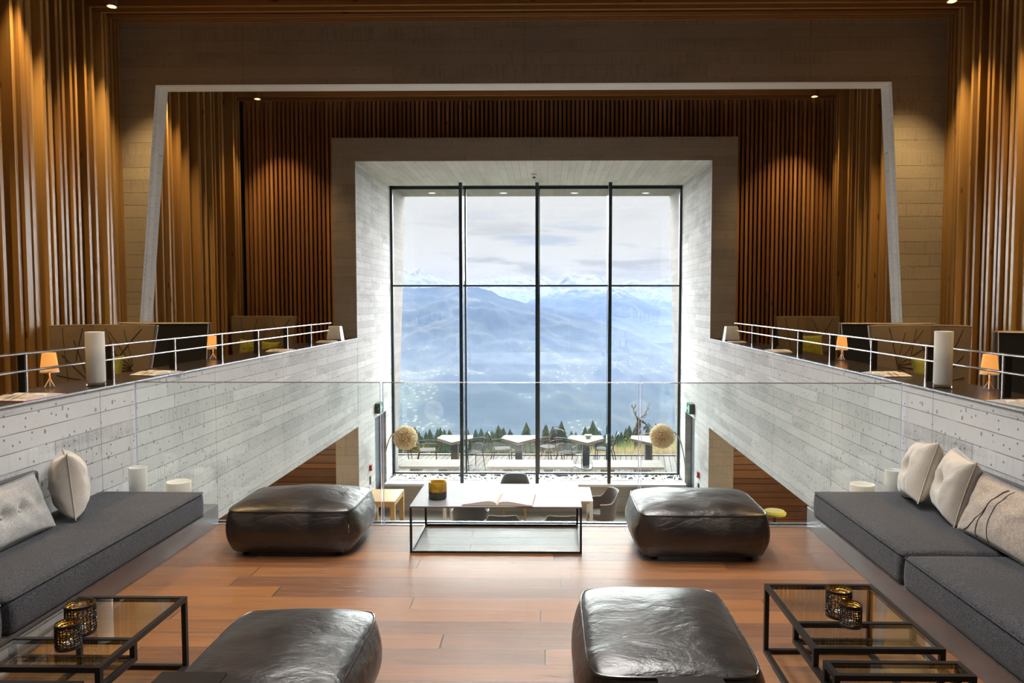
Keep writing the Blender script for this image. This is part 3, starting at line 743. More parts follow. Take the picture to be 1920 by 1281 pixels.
# ------------------------------------------------------------------ leather ottomans
def ottoman(loc, W_, D_, H_, label, seed, lean=0):
    t_ = thing('leather_ottoman', label, 'ottoman', loc, 0, 'dark leather ottomans')
    z0 = .035; hh = H_-z0; cz = z0
    def S(p, f):
        x, y, z = p; u, v, t = x/(W_/2), y/(D_/2), (z-z0)/hh
        r = .055
        h = Vector((W_/2, D_/2, hh/2)); q = Vector((x, y, z-z0-hh/2))
        inner = Vector([max(-h[i]+r, min(h[i]-r, q[i])) for i in range(3)]); inner.z = max(-h.z+r, min(h.z-.012, q.z))
        d_ = q-inner; o_ = inner+(Vector((d_.x, d_.y, d_.z)).normalized()*min(r, max(d_.length, 0)) if d_.length > 1e-6 else d_)
        if d_.length > r: pass
        nz = noise.noise(Vector((x*3+seed, y*3, z*4))); n2 = noise.noise(Vector((x*7+seed, y*7, z*9)))
        e = max(0, 1-u*u)**.5*max(0, 1-v*v)**.5
        if f == 'top':
            o_.z = hh/2 + .072*e + (nz*.014+n2*.005)*min(1, e*1.6)
            k = .985; o_.x = x*k; o_.y = y*k
            cr = (abs(u)*abs(v))**6; o_.x -= .03*cr*math.copysign(1, u); o_.y -= .03*cr*math.copysign(1, v)
        else:
            s_ = math.sin(math.pi*min(1, max(0, t)))
            b_ = .045*s_*(1-(u if f[0] == 'y' else v)**4)+.014*nz*s_+.010*s_
            lo = -.02*max(0, .25-t)*4
            ax = 0 if f[0] == 'x' else 1
            sgn = 1 if f[1] == '+' else -1
            o_[ax] = sgn*(h[ax]*.985)+sgn*(b_+lo)
            other = 1-ax; w = (x, y)[other]/h[other]
            o_[other] = (x, y)[other]*.985
            cr = abs(w)**8; o_[ax] -= sgn*.03*cr*(1 if t > .99 else 1)
            o_[other] += math.copysign(1, w)*cr*(.012*s_+lo-.03)
            o_.z = q.z
        return Vector((o_.x, o_.y, o_.z+z0+hh/2))
    b = MB(); N_ = 26
    e = lambda t: -1+2*((1-math.cos(math.pi*t))/2*.5+t*.5)
    def gridf(fn, nu, nv, f): b.grid([S(fn(e(i/nu), e(j/nv)), f) for j in range(nv+1) for i in range(nu+1)], nu+1, nv+1)
    Zf = lambda v: z0+hh*(v+1)/2
    gridf(lambda u, v: (u*W_/2, v*D_/2, H_), N_, N_, 'top')
    top = b; top_o = None
    body = MB(); b = body
    def gridf2(fn, nu, nv, f): body.grid([S(fn(e(i/nu), e(j/nv)), f) for j in range(nv+1) for i in range(nu+1)], nu+1, nv+1)
    gridf2(lambda u, v: (W_/2, u*D_/2, Zf(v)), N_, 12, 'x+'); gridf2(lambda u, v: (-W_/2, u*D_/2, Zf(v)), N_, 12, 'x-')
    gridf2(lambda u, v: (u*W_/2, D_/2, Zf(v)), N_, 12, 'y+'); gridf2(lambda u, v: (u*W_/2, -D_/2, Zf(v)), N_, 12, 'y-')
    body.box(-W_/2+.03, W_/2-.03, -D_/2+.03, D_/2-.03, z0, z0+.02)
    top.build('top_panel', LEATH, t_, smooth=True, sub=1, angle=180)
    body.build('side_panels', LEATH, t_, smooth=True, sub=1, angle=60)
    k = N_*2; pts = []
    for i in range(N_): pts.append(S((e(i/N_)*W_/2, -D_/2, H_), 'top'))
    for i in range(N_): pts.append(S((W_/2, e(i/N_)*D_/2, H_), 'top'))
    for i in range(N_): pts.append(S((-e(i/N_)*W_/2, D_/2, H_), 'top'))
    for i in range(N_): pts.append(S((-W_/2, -e(i/N_)*D_/2, H_), 'top'))
    MB().tube(pts, .0065, 8, closed=True).build('piping', LPIPE, t_, smooth=True)
    for sx in (-1, 1):
        for sy in (-1, 1):
            MB().lathe([(.022, 0), (.026, .045)], 14, c=(sx*(W_/2-.12), sy*(D_/2-.1))).build('leg', BLACKM, t_, smooth=True)
    return t_
ottoman((-1.82, 5.475, 0), .90, .72, .325, 'dark leather ottoman by the balustrade, left of the low metal table', 1)
ottoman((1.08, 5.43, 0), .90, .74, .325, 'dark leather ottoman by the balustrade, right of the low metal table', 2)
ottoman((-1.125, 3.02, 0), .66, .95, .315, 'dark leather ottoman in the left foreground beside the glass table', 3)
ottoman((.515, 3.33, 0), .71, .92, .315, 'dark leather ottoman in the right foreground beside the glass table', 4)

# ------------------------------------------------------------------ low metal table with bowl and book
TT = .34
x0, x1, y0, y1 = -.985, .245, 5.24, 5.905
t_ = thing('coffee_table', 'low dark metal coffee table with thin legs in front of the glass balustrade', 'table', ((x0+x1)/2, (y0+y1)/2, 0))
hw, hd = (x1-x0)/2, (y1-y0)/2
TOPM = plain('gunmetal_top', (.19, .19, .205), .45, .35, .02, 8., .25)
MB().box(-hw, hw, -hd, hd, TT-.012, TT).build('table_top', TOPM, t_, bevel=.002, bseg=1)
for sx in (-1, 1):
    for sy in (-1, 1): MB().box(min(sx*hw, sx*(hw-.016)), max(sx*hw, sx*(hw-.016)), min(sy*hd, sy*(hd-.016)), max(sy*hd, sy*(hd-.016)), 0, TT-.012).build('leg', STEEL, t_)
q = .016
MB().box(-hw+q, hw-q, -hd, -hd+q, 0, q).box(-hw+q, hw-q, hd-q, hd, 0, q).box(-hw, -hw+q, -hd+q, hd-q, 0, q).box(hw-q, hw, -hd+q, hd-q, 0, q).build('floor_frame', STEEL, t_)
m_, n = mat('amber_glass'); n.out(n.bsdf(Base_Color=(.42, .24, .03, 1), Roughness=.18, Transmission_Weight=.35, IOR=1.4, Subsurface_Weight=.3, Subsurface_Radius=(.04, .03, .01))); AMB = m_
m_, n = mat('amber_glass_low'); n.out(n.bsdf(Base_Color=(.05, .045, .03, 1), Roughness=.12)); AMBD = m_
p = at(820, 936, z=TT)
t_ = thing('candle_bowl', 'round amber glass candle bowl with dark base on the low metal table', 'candle holder', (p.x, p.y+.02, TT))
MB().lathe([(.001, .0), (.062, 0), (.067, .008), (.067, .058), (.001, .058)], 40, capb=False, capt=False).build('dark_base', AMBD, t_, smooth=True)
MB().lathe([(.067, .058), (.067, .12), (.062, .127), (.052, .124), (.047, .09), (.03, .07), (.001, .066)], 40, capb=False, capt=False).build('amber_wall', AMB, t_, smooth=True)
MB().lathe([(.001, .067), (.018, .067), (.018, .08), (.001, .08)], 16).build('tealight', WAX, t_)
p = at(937, 938, z=TT)
book((p.x, p.y, TT), R(-3), .80, 'large open art book with grey and white pages on the low metal table', LIGHTP, COVT)

# ------------------------------------------------------------------ glass side tables with lattice holders
def glass_table(loc, label):
    t_ = thing('glass_table', label, 'table', loc, 0, 'black-framed glass tables')
    W_, D_, H_, s_ = .545, .715, .36, .022
    def fr(x0, x1, y0, y1, z): return MB().box(x0, x1, y0, y0+s_, z-s_, z).box(x0, x1, y1-s_, y1, z-s_, z).box(x0, x0+s_, y0+s_, y1-s_, z-s_, z).box(x1-s_, x1, y0+s_, y1-s_, z-s_, z)
    fr(0, W_, 0, D_, H_).build('top_frame', BLACKM, t_)
    MB().box(s_, W_-s_, .245, .245+s_, H_-s_, H_).build('cross_bar', BLACKM, t_)
    fr(0, W_, -.34, .267, H_-.078).build('lower_frame', BLACKM, t_)
    for x in (0, W_-s_):
        MB().box(x, x+s_, D_-s_, D_, 0, H_-s_).build('leg', BLACKM, t_)
        for y_ in (0, .245): MB().box(x, x+s_, y_, y_+s_, H_-.078, H_-s_).build('spacer', BLACKM, t_)
        MB().box(x+(.035 if x == 0 else -.035), x+s_+(.035 if x == 0 else -.035), -.06, -.06+s_, 0, H_-.078-s_).build('leg', BLACKM, t_)
        MB().box(x, x+s_, -.06, D_-s_, 0, s_).build('floor_rail', BLACKM, t_)
    MB().box(s_, W_-s_, D_-s_, D_, 0, s_).build('floor_rail', BLACKM, t_)
    fr(0, W_, -.225, -.10, H_+.0).build('front_tray_frame', BLACKM, t_)
    for x in (0, W_-s_):
        for y_ in (-.10-s_, -.225): MB().box(x, x+s_, y_, y_+s_, H_-.078, H_-s_).build('tray_post', BLACKM, t_)
    g = .004
    MB().box(s_+g, W_-s_-g, s_+g, D_-s_-g, H_-.012, H_-.003).build('glass_top', TABG, t_)
    MB().box(s_+g, W_-s_-g, -.34+s_+g, .24, H_-.09, H_-.081).build('lower_glass', TABG, t_)
    MB().box(s_+g, W_-s_-g, -.225+s_+g, -.10-s_-g, H_-.012, H_-.003).build('tray_glass', TABG, t_)
    return t_
glass_table((-2.305, 2.835, 0), 'black-framed glass table beside the left sofa')
glass_table((1.106, 3.045, 0), 'black-framed glass table beside the right sofa')
GOLD = plain('gold_lining', (.75, .42, .06), .3, .9)
LATT = plain('black_lattice', (.015, .012, .01), .4, .3)
def lattice(loc, r, h, label, seed):
    t_ = thing('candle_lantern', label, 'candle holder', loc, 0, 'lattice candle lanterns on the glass tables')
    rr = random.Random(seed)
    for nm, ro, m_, wd in (('lattice_wall', r, LATT, .0062), ('gold_lining', r-.004, GOLD, .0058)):
        rr.seed(seed); b = MB(); NS, NZ = 22, 9
        pts = []
        for j in range(NZ+1):
            for i in range(NS):
                a = 2*math.pi*(i+(rr.uniform(-.28, .28) if 0 < j < NZ else 0))/NS; z = .004+(h-.008)*(j+(rr.uniform(-.25, .25) if 0 < j < NZ else 0))/NZ
                pts.append((ro*math.cos(a), ro*math.sin(a), z))
        b.grid(pts, NS, NZ+1, wrap=True); b.build(nm, m_, t_, wire=wd)
    for z in (0, h-.010): MB().lathe([(r-.003, z), (r+.003, z), (r+.003, z+.011), (r-.003, z+.011), (r-.003, z)], 32, capb=False, capt=False).build('rim', LATT, t_)
    MB().lathe([(.001, .001), (r-.004, .001), (r-.004, .004), (.001, .004)], 24).build('base_disc', GOLD, t_)
    MB().lathe([(.001, .004), (.022, .004), (.022, .022), (.001, .022)], 20).build('tealight', WAX, t_)
HT = .36
p = at(152, 1186, z=HT); lattice((p.x, p.y+.0, HT), .058, .128, 'taller black and gold lattice candle lantern on the left glass table', 1)
p = at(129, 1214, z=HT); lattice((p.x, p.y, HT), .047, .105, 'shorter black and gold lattice candle lantern on the left glass table', 2)
p = at(1572, 1155, z=HT); lattice((p.x, p.y, HT), .054, .125, 'taller black and gold lattice candle lantern on the right glass table', 3)
p = at(1595, 1173, z=HT); lattice((p.x, p.y, HT), .044, .098, 'shorter black and gold lattice candle lantern on the right glass table', 4)
# dark side tables at the lower edge
for (pa, pb_, py, lab) in ((304, 427, 1259, 'dark metal side table at the lower left edge before the ottoman'), (1231, 1354, 1268, 'dark metal side table at the lower right edge before the ottoman')):
    z = .50; a = at(pa, py, z=z); c = at(pb_, py, z=z)
    t_ = thing('side_table', lab, 'table', ((a.x+c.x)/2, a.y-.17, 0), 0, 'dark side tables in the foreground'); w_ = (c.x-a.x)/2
    MB().box(-w_, w_, -.17, .17, z-.012, z).build('table_top', LEDGE, t_, bevel=.002, bseg=1)
    MB().box(-w_, w_, -.17, -.158, .01, z-.012).build('side_plate', LEDGE, t_)
    MB().box(-w_, w_, -.17, .17, 0, .01).build('foot_plate', LEDGE, t_)

# ------------------------------------------------------------------ settees in the galleries
def settee(loc, rz, label, fold, W_=1.14, group='high-backed settees in the galleries'):
    t_ = thing('high_back_settee', label, 'settee', loc, rz, group)
    H0, H1 = .20, 1.13
    # plan of the back: three stops; the wings come forward (towards -y)
    def pt(k, z, off=0.):
        s_ = .80+.20*(z-H0)/(H1-H0)
        xs = [-W_/2, fold, W_/2]; ys = [-.20, .02, -.12] if fold < 0 else [-.12, .02, -.20]
        if abs(fold) < .02: ys = [-.12, .02, -.12]
        return Vector((xs[k]*s_, ys[k]+.12*(z-H0)+off, z))
    def interp(u, z, off=0.):
        return pt(0, z, off).lerp(pt(1, z, off), u) if u <= 1 else pt(1, z, off).lerp(pt(2, z, off), u-1)
    b = MB()
    N_ = 12; M_ = 10
    def padded(u, z):
        v = (z-H0)/(H1-H0); uu = (u % 1) if u < 2 else 1
        puff = .022*math.sin(math.pi*min(1, max(0, uu)))**.5 if 0 < uu < 1 else 0
        return interp(u, z, -.035-puff*(1-(2*v-1)**6))
    front = [padded(2*i/N_, H0+(H1-H0)*j/M_) for j in range(M_+1) for i in range(N_+1)]
    back = [interp(2*i/N_, H0+(H1-H0)*j/M_, 0) for j in range(M_+1) for i in range(N_+1)]
    b.grid(front, N_+1, M_+1); b.build('back_padding', TAUPE, t_, smooth=True, angle=35)
    b = MB(); b.grid(back, N_+1, M_+1); b2 = [interp(2*i/N_, H0-.03+(H1-H0+.03)*j/M_, .035) for j in range(M_+1) for i in range(N_+1)]
    b.grid(b2, N_+1, M_+1)
    rim = [interp(2*i/N_, H1, 0) for i in range(N_+1)]+[interp(2*i/N_, H1, .035) for i in range(N_+1)]
    b.grid(rim, N_+1, 2)
    for u in (0, 2):
        b.grid([interp(u, H0+(H1-H0)*j/M_, o_) for j in range(M_+1) for o_ in (0, .035)], 2, M_+1)
    b.build('outer_shell', BLKF, t_, smooth=True, angle=35)
    rimc = [interp(0, H0+(H1-H0)*j/M_, -.016) for j in range(M_)]+[interp(2*i/N_, H1, -.016) for i in range(N_+1)]+[interp(2, H1-(H1-H0)*j/M_, -.016) for j in range(1, M_)]
    MB().tube(rimc, .018, 8).build('padded_rim', TAUPE, t_, smooth=True)
    pip = [interp(0, H0+(H1-H0)*j/M_, .036) for j in range(M_)]+[interp(2*i/N_, H1+.004, .036) for i in range(N_+1)]+[interp(2, H1-(H1-H0)*j/M_, .036) for j in range(1, M_)]
    MB().tube(pip, .005, 6).build('piping', PIPEW, t_, smooth=True)
    b = MB()
    fans = [((.72, .42), 200, 340, 6), ((1.72, .40), 200, 350, 7)] if abs(fold) < .02 else ([((.9, .35), 60, 170, 5), ((1.75, .52), 110, 250, 9)] if fold < 0 else [((.35, .55), -70, 70, 8), ((1.2, .35), 10, 120, 5)])
    for (cu, cv), a0, a1, k in fans:
        for i in range(k):
            a = R(a0+(a1-a0)*i/(k-1)); line = []
            for s_ in range(9):
                r_ = .03+.50*s_/8; u = cu+r_*math.cos(a)*1.5; v = cv+r_*math.sin(a)
                if not (.03 < u < 1.97 and .05 < v < .97): break
                line.append(padded(u, H0+(H1-H0)*v)+Vector((0, -.002, 0)))
            if len(line) > 1: b.tube(line, .0045, 5)
    for (u0, v0, u1, v1) in ((.30, .98, .45, .05), (1.2, .97, 1.45, .62), (1.45, .62, 1.8, .97), (.6, .6, .75, .97)):
        b.tube([padded(u0+(u1-u0)*s_/6, H0+(H1-H0)*(v0+(v1-v0)*s_/6))+Vector((0, -.002, 0)) for s_ in range(7)], .0045, 5)
    b.build('stitching', STITCH, t_, smooth=True)
    MB().box(-W_/2*.82, W_/2*.82, -.62, -.12, .24, .44).build('seat', TAUPE, t_, bevel=.035, bseg=4)
    for sx in (-1, 1):
        for sy in (-.55, -.05): MB().tube([(sx*.38, sy, 0), (sx*.38, sy, .24)], [.016, .022], 10).build('leg', BLACKM, t_, smooth=True)
    return t_
settee((-4.80, 8.05, MEZ), 0, 'brown high-backed settee on the left gallery nearest the rail vase, facing the lounge', -.20, 1.10)
settee((-4.67, 8.98, MEZ), R(180), 'high-backed settee on the left gallery turned away, its black back showing', .12)
settee((-4.86, 12.72, MEZ), 0, 'brown high-backed settee by the back wall of the left gallery', .01)
settee((3.95, 8.05, MEZ), 0, 'brown high-backed settee on the right gallery nearest the rail vase, facing the lounge', .20, 1.02)
settee((4.07, 8.98, MEZ), R(180), 'high-backed settee on the right gallery turned away, its black back mostly hidden', -.12)
settee((4.39, 12.72, MEZ), 0, 'brown high-backed settee by the back wall of the right gallery', .01, 1.06)
settee((4.36, 6.45, MEZ), R(180), 'black-backed settee cut by the right edge of the picture', .1, .94)
og = 'olive green cushions on the settees'
def ocush(x, y, label, s_=.36, rz=0):
    pillow(label, s_, s_, .14, OLIVE, (x, y, MEZ+.44+s_/2*.96), (math.sin(rz), -math.cos(rz), .22), (0, .2, 1), seed=x, group=og, wr=.6)
ocush(-4.66, 7.74, 'olive green cushion on the near left settee', .40)
ocush(-4.98, 12.36, 'olive green cushion on the far left settee, left one of the pair', .34)
ocush(-4.60, 12.30, 'olive green cushion on the far left settee, right one of the pair', .30, .3)
ocush(3.96, 7.74, 'olive green cushion on the near right settee', .40)
ocush(4.33, 12.36, 'olive green cushion on the far right settee', .42)

# ------------------------------------------------------------------ restaurant level
def tub_chair(loc, rz, label=None):
    t_ = thing('tub_chair', label, 'chair', loc, rz, 'grey upholstered chairs at the dining table')
    b = MB(); N_ = 22; rows = []
    # shell: U plan, back at +y, arms forward; height drops towards the arm fronts
    def plan(t, z, o_):
        a = R(-20+220*t); k = (.24+.055*(z-.35)/.45)+o_
        x, y = k*math.cos(a)*1.05, k*math.sin(a)*1.0
        return x, y
    def top(t): q = abs(2*t-1); return .66+.19*(1-max(0, (q-.35)/.25) if q < .6 else 0) if q > .35 else .85
    for o_ in (0, .035):
        for j in range(7):
            for i in range(N_+1):
                t = i/N_; z = .34+(top(t)-.34)*j/6; x, y = plan(t, z, o_); rows.append((x, y, z))
    b.grid(rows[:(N_+1)*7], N_+1, 7); b.grid(rows[(N_+1)*7:], N_+1, 7)
    rim = rows[(N_+1)*6:(N_+1)*7]+rows[(N_+1)*13:]
    b.grid(rim, N_+1, 2)
    for i in (0, N_):
        b.grid([rows[(N_+1)*(7*k+j)+i] for j in range(7) for k in (0, 1)], 2, 7)
    b.build('shell', TUBF, t_, smooth=True, angle=50)
    MB().tube([Vector(rows[(N_+1)*13+i])+Vector((0, 0, .003)) for i in range(N_+1)], .005, 6).build('piping', PIPEW, t_, smooth=True)
    MB().lathe([(.001, .335), (.22, .335), (.25, .36), (.25, .42), (.22, .455), (.001, .465)], 24, capb=False, capt=False).build('seat', TUBF, t_, smooth=True)
    for sx in (-1, 1):
        for sy in (-1, 1): MB().tube([(sx*.19, sy*.17, .36), (sx*.225, sy*.2, 0)], [.022, .013], 8).build('leg', OAK, t_, smooth=True)
    return t_
tub = tub_chair((.98, 13.72, LOW), R(-75), 'grey tub chair at the right end of the dining table')
for i, (px, y, rz, lab) in enumerate([(882, 13.05, 180, 'grey dining chair seen from behind, leftmost under the low metal table'),
        (944, 12.35, 180, 'grey dining chair seen from behind under the middle of the low metal table'),
        (1053, 12.35, 180, 'grey dining chair seen from behind under the right end of the low metal table'),
        (965, 14.75, 0, 'grey dining chair beyond the open book, its curved top just visible'),
        (816, 11.6, 180, 'grey chair back whose curved top shows low behind the left table legs'),
        (878, 11.6, 180, 'grey chair back whose curved top shows low between the table legs')]):
    p = at(px, 960, Y=y); dup(tub, (p.x, y, LOW), R(rz), lab)
def ztable(name, x0, x1, y0, y1, H_, label, leg=.07, th=.04, cat='table', mt=None, apron=0, base=LOW, group=None):
    t_ = thing(name, label, cat, ((x0+x1)/2, (y0+y1)/2, base), 0, group); hx, hy = (x1-x0)/2, (y1-y0)/2
    MB().box(-hx, hx, -hy, hy, H_-th, H_).build('table_top', mt or OAK, t_, bevel=.004, bseg=2)
    for sx in (-1, 1):
        for sy in (-1, 1): MB().box(min(sx*hx, sx*(hx-leg)), max(sx*hx, sx*(hx-leg)), min(sy*hy, sy*(hy-leg)), max(sy*hy, sy*(hy-leg)), 0, H_-th).build('leg', mt or OAK, t_)
    if apron: MB().box(-hx+.01, hx-.01, -hy+.01, -hy+.03, H_-th-apron, H_-th).box(-hx+.01, hx-.01, hy-.03, hy-.01, H_-th-apron, H_-th).box(hx-.03, hx-.01, -hy+.03, hy-.03, H_-th-apron, H_-th).box(-hx+.01, -hx+.03, -hy+.03, hy-.03, H_-th-apron, H_-th).build('apron', mt or OAK, t_)
    return t_
ztable('wooden_table', -3.34, -2.76, 13.25, 14.15, .75, 'pale oak table by the wall on the restaurant level', .08, .035, apron=.07)
WHT = plain('white_table_top', (.80, .78, .76), .3)
p = at(1112, 940, z=LOW+.75); t_ = ztable('dining_table', -1.9, p.x, 13.35, 14.35, .75, 'long white-topped dining table with oak edge below the balustrade', .06, .02, mt=WHT)
MB().box(-(p.x+1.9)/2+.002, (p.x+1.9)/2-.002, -.498, .498, .695, .729).build('oak_edge', OAK, t_)

# arc lamps with blossom balls
FLOW, n = mat('blossom_petals'); rnd = n.n('ShaderNodeNewGeometry').outputs['Random Per Island']
fc_ = n.mix(rnd, (.80, .62, .38, 1), (.88, .84, .72, 1)); n.out(n.n('ShaderNodeMixShader', None, i0=.4, i1=n.bsdf(Base_Color=fc_, Roughness=.6), i2=n.n('ShaderNodeBsdfTranslucent', None, Color=fc_)))
BRASS = plain('brass_stem', (.45, .40, .30), .3, .9)
def arc_lamp(px, py, sx, label, Yb=14.3):
    c = at(px, py, Y=Yb); base = at(689 if sx < 0 else 1306, 905, Y=Yb)
    bx = max(XL+.16, base.x) if sx < 0 else min(XR-.16, base.x)
    t_ = thing('arc_lamp', label, 'floor lamp', (bx, Yb, LOW), 0, 'arc floor lamps with blossom balls')
    cx, cz = c.x-bx, c.z-LOW; r = .235
    pts = []
    ex = cx-(-sx)*r*-1
    ex = cx+sx*r*.9
    for i in range(25):
        t = i/24; a = math.pi/2*t
        pts.append((ex*(1-math.cos(a)), 0, .9*min(1, t*3)+(cz+.06-.9)*math.sin(a)**.9 if t > 0 else .02))
    pts = [(ex*(1-math.cos(math.pi/2*t)), 0, .03+(cz+.05)*math.sin(math.pi/2*t)**.75) for t in [i/28 for i in range(29)]]
    MB().tube(pts, .011, 10).build('stem', BRASS, t_, smooth=True)
    MB().lathe([(.14, 0), (.14, .02), (.02, .035)], 28).build('base', BRASS, t_, smooth=True)
    b = MB(); rr = random.Random(3); K = 520
    for i in range(K):
        ph = math.acos(1-2*(i+.5)/K); th = math.pi*(1+5**.5)*i
        d_ = Vector((math.sin(ph)*math.cos(th), math.sin(ph)*math.sin(th), math.cos(ph))); d_ = (d_+Vector((rr.uniform(-.06, .06), rr.uniform(-.06, .06), rr.uniform(-.06, .06)))).normalized()
        u = d_.orthogonal().normalized(); v = d_.cross(u); k = 5; rt = r*rr.uniform(.93, 1.04)
        ring_ = []
        for q_, (rad, dist) in enumerate(((.004, r*.62), (.006, rt*.93), (.0165, rt))):
            for j in range(k): a = 2*math.pi*j/k+i; ring_.append(d_*dist+(u*math.cos(a)+v*math.sin(a))*rad)
        fs = [(q_*k+j, q_*k+(j+1) % k, (q_+1)*k+(j+1) % k, (q_+1)*k+j) for q_ in range(2) for j in range(k)]
        b.add(ring_, fs)
    s_ = b.build('blossom_ball', FLOW, t_, loc=(cx, 0, cz))
    MB().lathe([(.001, -r*.55)]+[(r*.6*math.sin(math.pi*i/8), -r*.6*math.cos(math.pi*i/8)) for i in range(1, 8)]+[(.001, r*.55)], 16, capb=False, capt=False).build('core', plain('blossom_core', (.40, .27, .14), .9), t_, loc=(cx, 0, cz), smooth=True)
arc_lamp(760, 821, -1, 'arc floor lamp with a cream blossom ball at the left of the window')
arc_lamp(1241, 818, 1, 'arc floor lamp with a cream blossom ball at the right of the window')
# exit signs and wall fittings
GRN = emit('exit_green', (.05, .42, .30), .9); WHE = emit('exit_white', (.85, .95, .92), 1.)
DKG = plain('sign_side', (.06, .09, .07), .5)
for xw, sx, nm in ((XL, 1, 'left'), (XR, -1, 'right')):
    t_ = thing('exit_sign', 'small green and white exit sign box above the %s side door' % nm, 'exit sign', (xw, 14.62, DZ+.19), 0, 'exit signs over the side doors')
    a, b_ = sorted((.002*sx, .10*sx)); MB().box(a, b_, -.15, .15, -.10, .10).build('housing', DKG, t_)
    f = .101*sx; g0, g1 = sorted((f, f+.004*sx))
    MB().box(g0, g1, -.145, .145, -.095, .095).build('face', GRN, t_)
    h = f+.006*sx; h0, h1 = sorted((f+.004*sx, h))
    bb = MB().box(h0, h1, -.12, -.03, -.07, .07)               # doorway
    bb.prism([(.10, .0), (.06, .035), (.06, .012), (-.01, .012), (-.01, -.012), (.06, -.012), (.06, -.035)], 'x', h0, h1)
    bb.build('pictogram', WHE, t_)
REDP = plain('red_plastic', (.45, .03, .04), .4)
for xw, sx, nm in ((XL, 1, 'left'), (XR, -1, 'right')):
    p0 = at(685 if sx > 0 else 1306, 885, X=xw+.0)
    t_ = thing('fire_alarm', 'small red fire alarm call point on the %s side wall by the door' % nm, 'fire alarm', (xw, 14.0, p0.z), 0, 'red call points by the doors')
    a, b_ = sorted((.001*sx, .045*sx)); MB().box(a, b_, -.05, .05, -.055, .055).build('housing', REDP, t_, bevel=.006)
    a, b_ = sorted((.045*sx, .049*sx)); MB().box(a, b_, -.022, .022, -.022, .022).build('button', WHITEC, t_)
    t_ = thing('wall_socket', 'dark socket plate on the %s side wall below the red call point' % nm, 'socket', (xw, 14.0, p0.z-.24), 0, 'socket plates by the doors')
    a, b_ = sorted((.001*sx, .018*sx)); MB().box(a, b_, -.045, .045, -.08, .08).build('plate', STEEL, t_, bevel=.004)
    MB().box(a+.002*0, b_+.0, -.02, .02, -.06, -.02).build('insert', BLACKM, t_)
# green stool and cone left of the right sofa, seen through the balustrade
p = at(1452, 961, Y=11.5)
t_ = thing('round_stool', 'small dark stool with an olive green seat under the right gallery', 'stool', (p.x, 11.5, LOW))
MB().lathe([(.001, p.z-LOW-.03), (.17, p.z-LOW-.03), (.18, p.z-LOW), (.15, p.z-LOW+.03), (.001, p.z-LOW+.035)], 24, capb=False, capt=False).build('seat', OLIVE, t_, smooth=True)
MB().lathe([(.15, 0), (.15, .02), (.03, .04), (.03, p.z-LOW-.03), (.14, p.z-LOW-.03)], 24).build('pedestal', BLACKM, t_, smooth=True)
for x in (-4.7, 4.2):
    light('restaurant_lamp', 'POINT', (x, 10.8, -.75), 110, (1, .74, .45), shadow_soft_size=.12)

# ------------------------------------------------------------------ terrace
DK = LOW
DECKM, n = mat('weathered_deck'); x, y, z = n.sep(n.obj())
f = n.m('DIVIDE', n.m('ADD', x, n.m('MULTIPLY', y, -.12)), .15); fl = n.m('FLOOR', f); fr = n.m('SUBTRACT', f, fl)
c = n.mix(n.m('ADD', n.m('MULTIPLY', n.white(fl), .5), n.m('MULTIPLY', n.noise(n.comb(n.m('MULTIPLY', x, 40.), n.m('MULTIPLY', y, 2.), 0.), 1., 4), .5)), (.085, .078, .070, 1), (.135, .127, .115, 1))
c = n.mix(n.smooth(fr, .17, .07), c, (.012, .011, .010, 1))
n.out(n.bsdf(Base_Color=c, Roughness=.9, Specular_IOR_Level=.05))
struct('floor_terrace', MB().box(-9, 9, YW+.1, 21.0, DK-.15, DK), DECKM)
struct('trim_7', MB().box(-9, 9, 20.9, 21.0, DK, DK+.035), plain('deck_edge', (.07, .065, .06), .7))
TABW = wood('weathered_table_boards', 'x', (.10, .093, .08), (.16, .148, .13), .9, False, knots=False)
TEDG = plain('fresh_wood_edge', (.24, .14, .07), .6)
LEGG = plain('anthracite_leg', (.05, .057, .065), .5)
# long picnic tables with a bench behind
for i, (pa, pb_) in enumerate(((736, 861), (913, 1076), (1113, 1246))):
    a = at(pa, 875, Y=16.45); c = at(pb_, 875, Y=16.45)
    if i == 0: a.x = XL+.06
    nm = ['left', 'middle', 'right'][i]
    H_ = 1.8-(875-565)/84.2-DK; hw = (c.x-a.x)/2; cx = (a.x+c.x)/2
    t_ = thing('picnic_table', 'long weathered wooden table with anthracite block legs on the terrace, %s of the row' % nm, 'table', (cx, 16.82, DK), 0, 'long tables behind the glass')
    for k in range(4): MB().box(-hw, hw, -.37+k*.187, -.37+k*.187+.18, H_-.05, H_).build('table_board', TABW, t_)
    MB().box(-hw, hw, -.376, -.371, H_-.055, H_-.004).build('front_edge', TEDG, t_)
    for sx in (-.52, .42): MB().box(sx*hw-.10, sx*hw+.10, -.22, .22, 0, H_-.055).build('leg', LEGG, t_)
    t_ = thing('terrace_bench', 'weathered plank bench behind the %s long table' % nm, 'bench', (cx-.1, 17.62, DK), 0, 'plank benches behind the long tables')
    MB().box(-hw+.12, hw-.02, -.17, .17, .41, .46).build('seat', TABW, t_)
    for sx in (-.5, .5): MB().box(sx*hw-.05, sx*hw+.05, -.14, .14, 0, .41).build('leg', LEGG, t_)
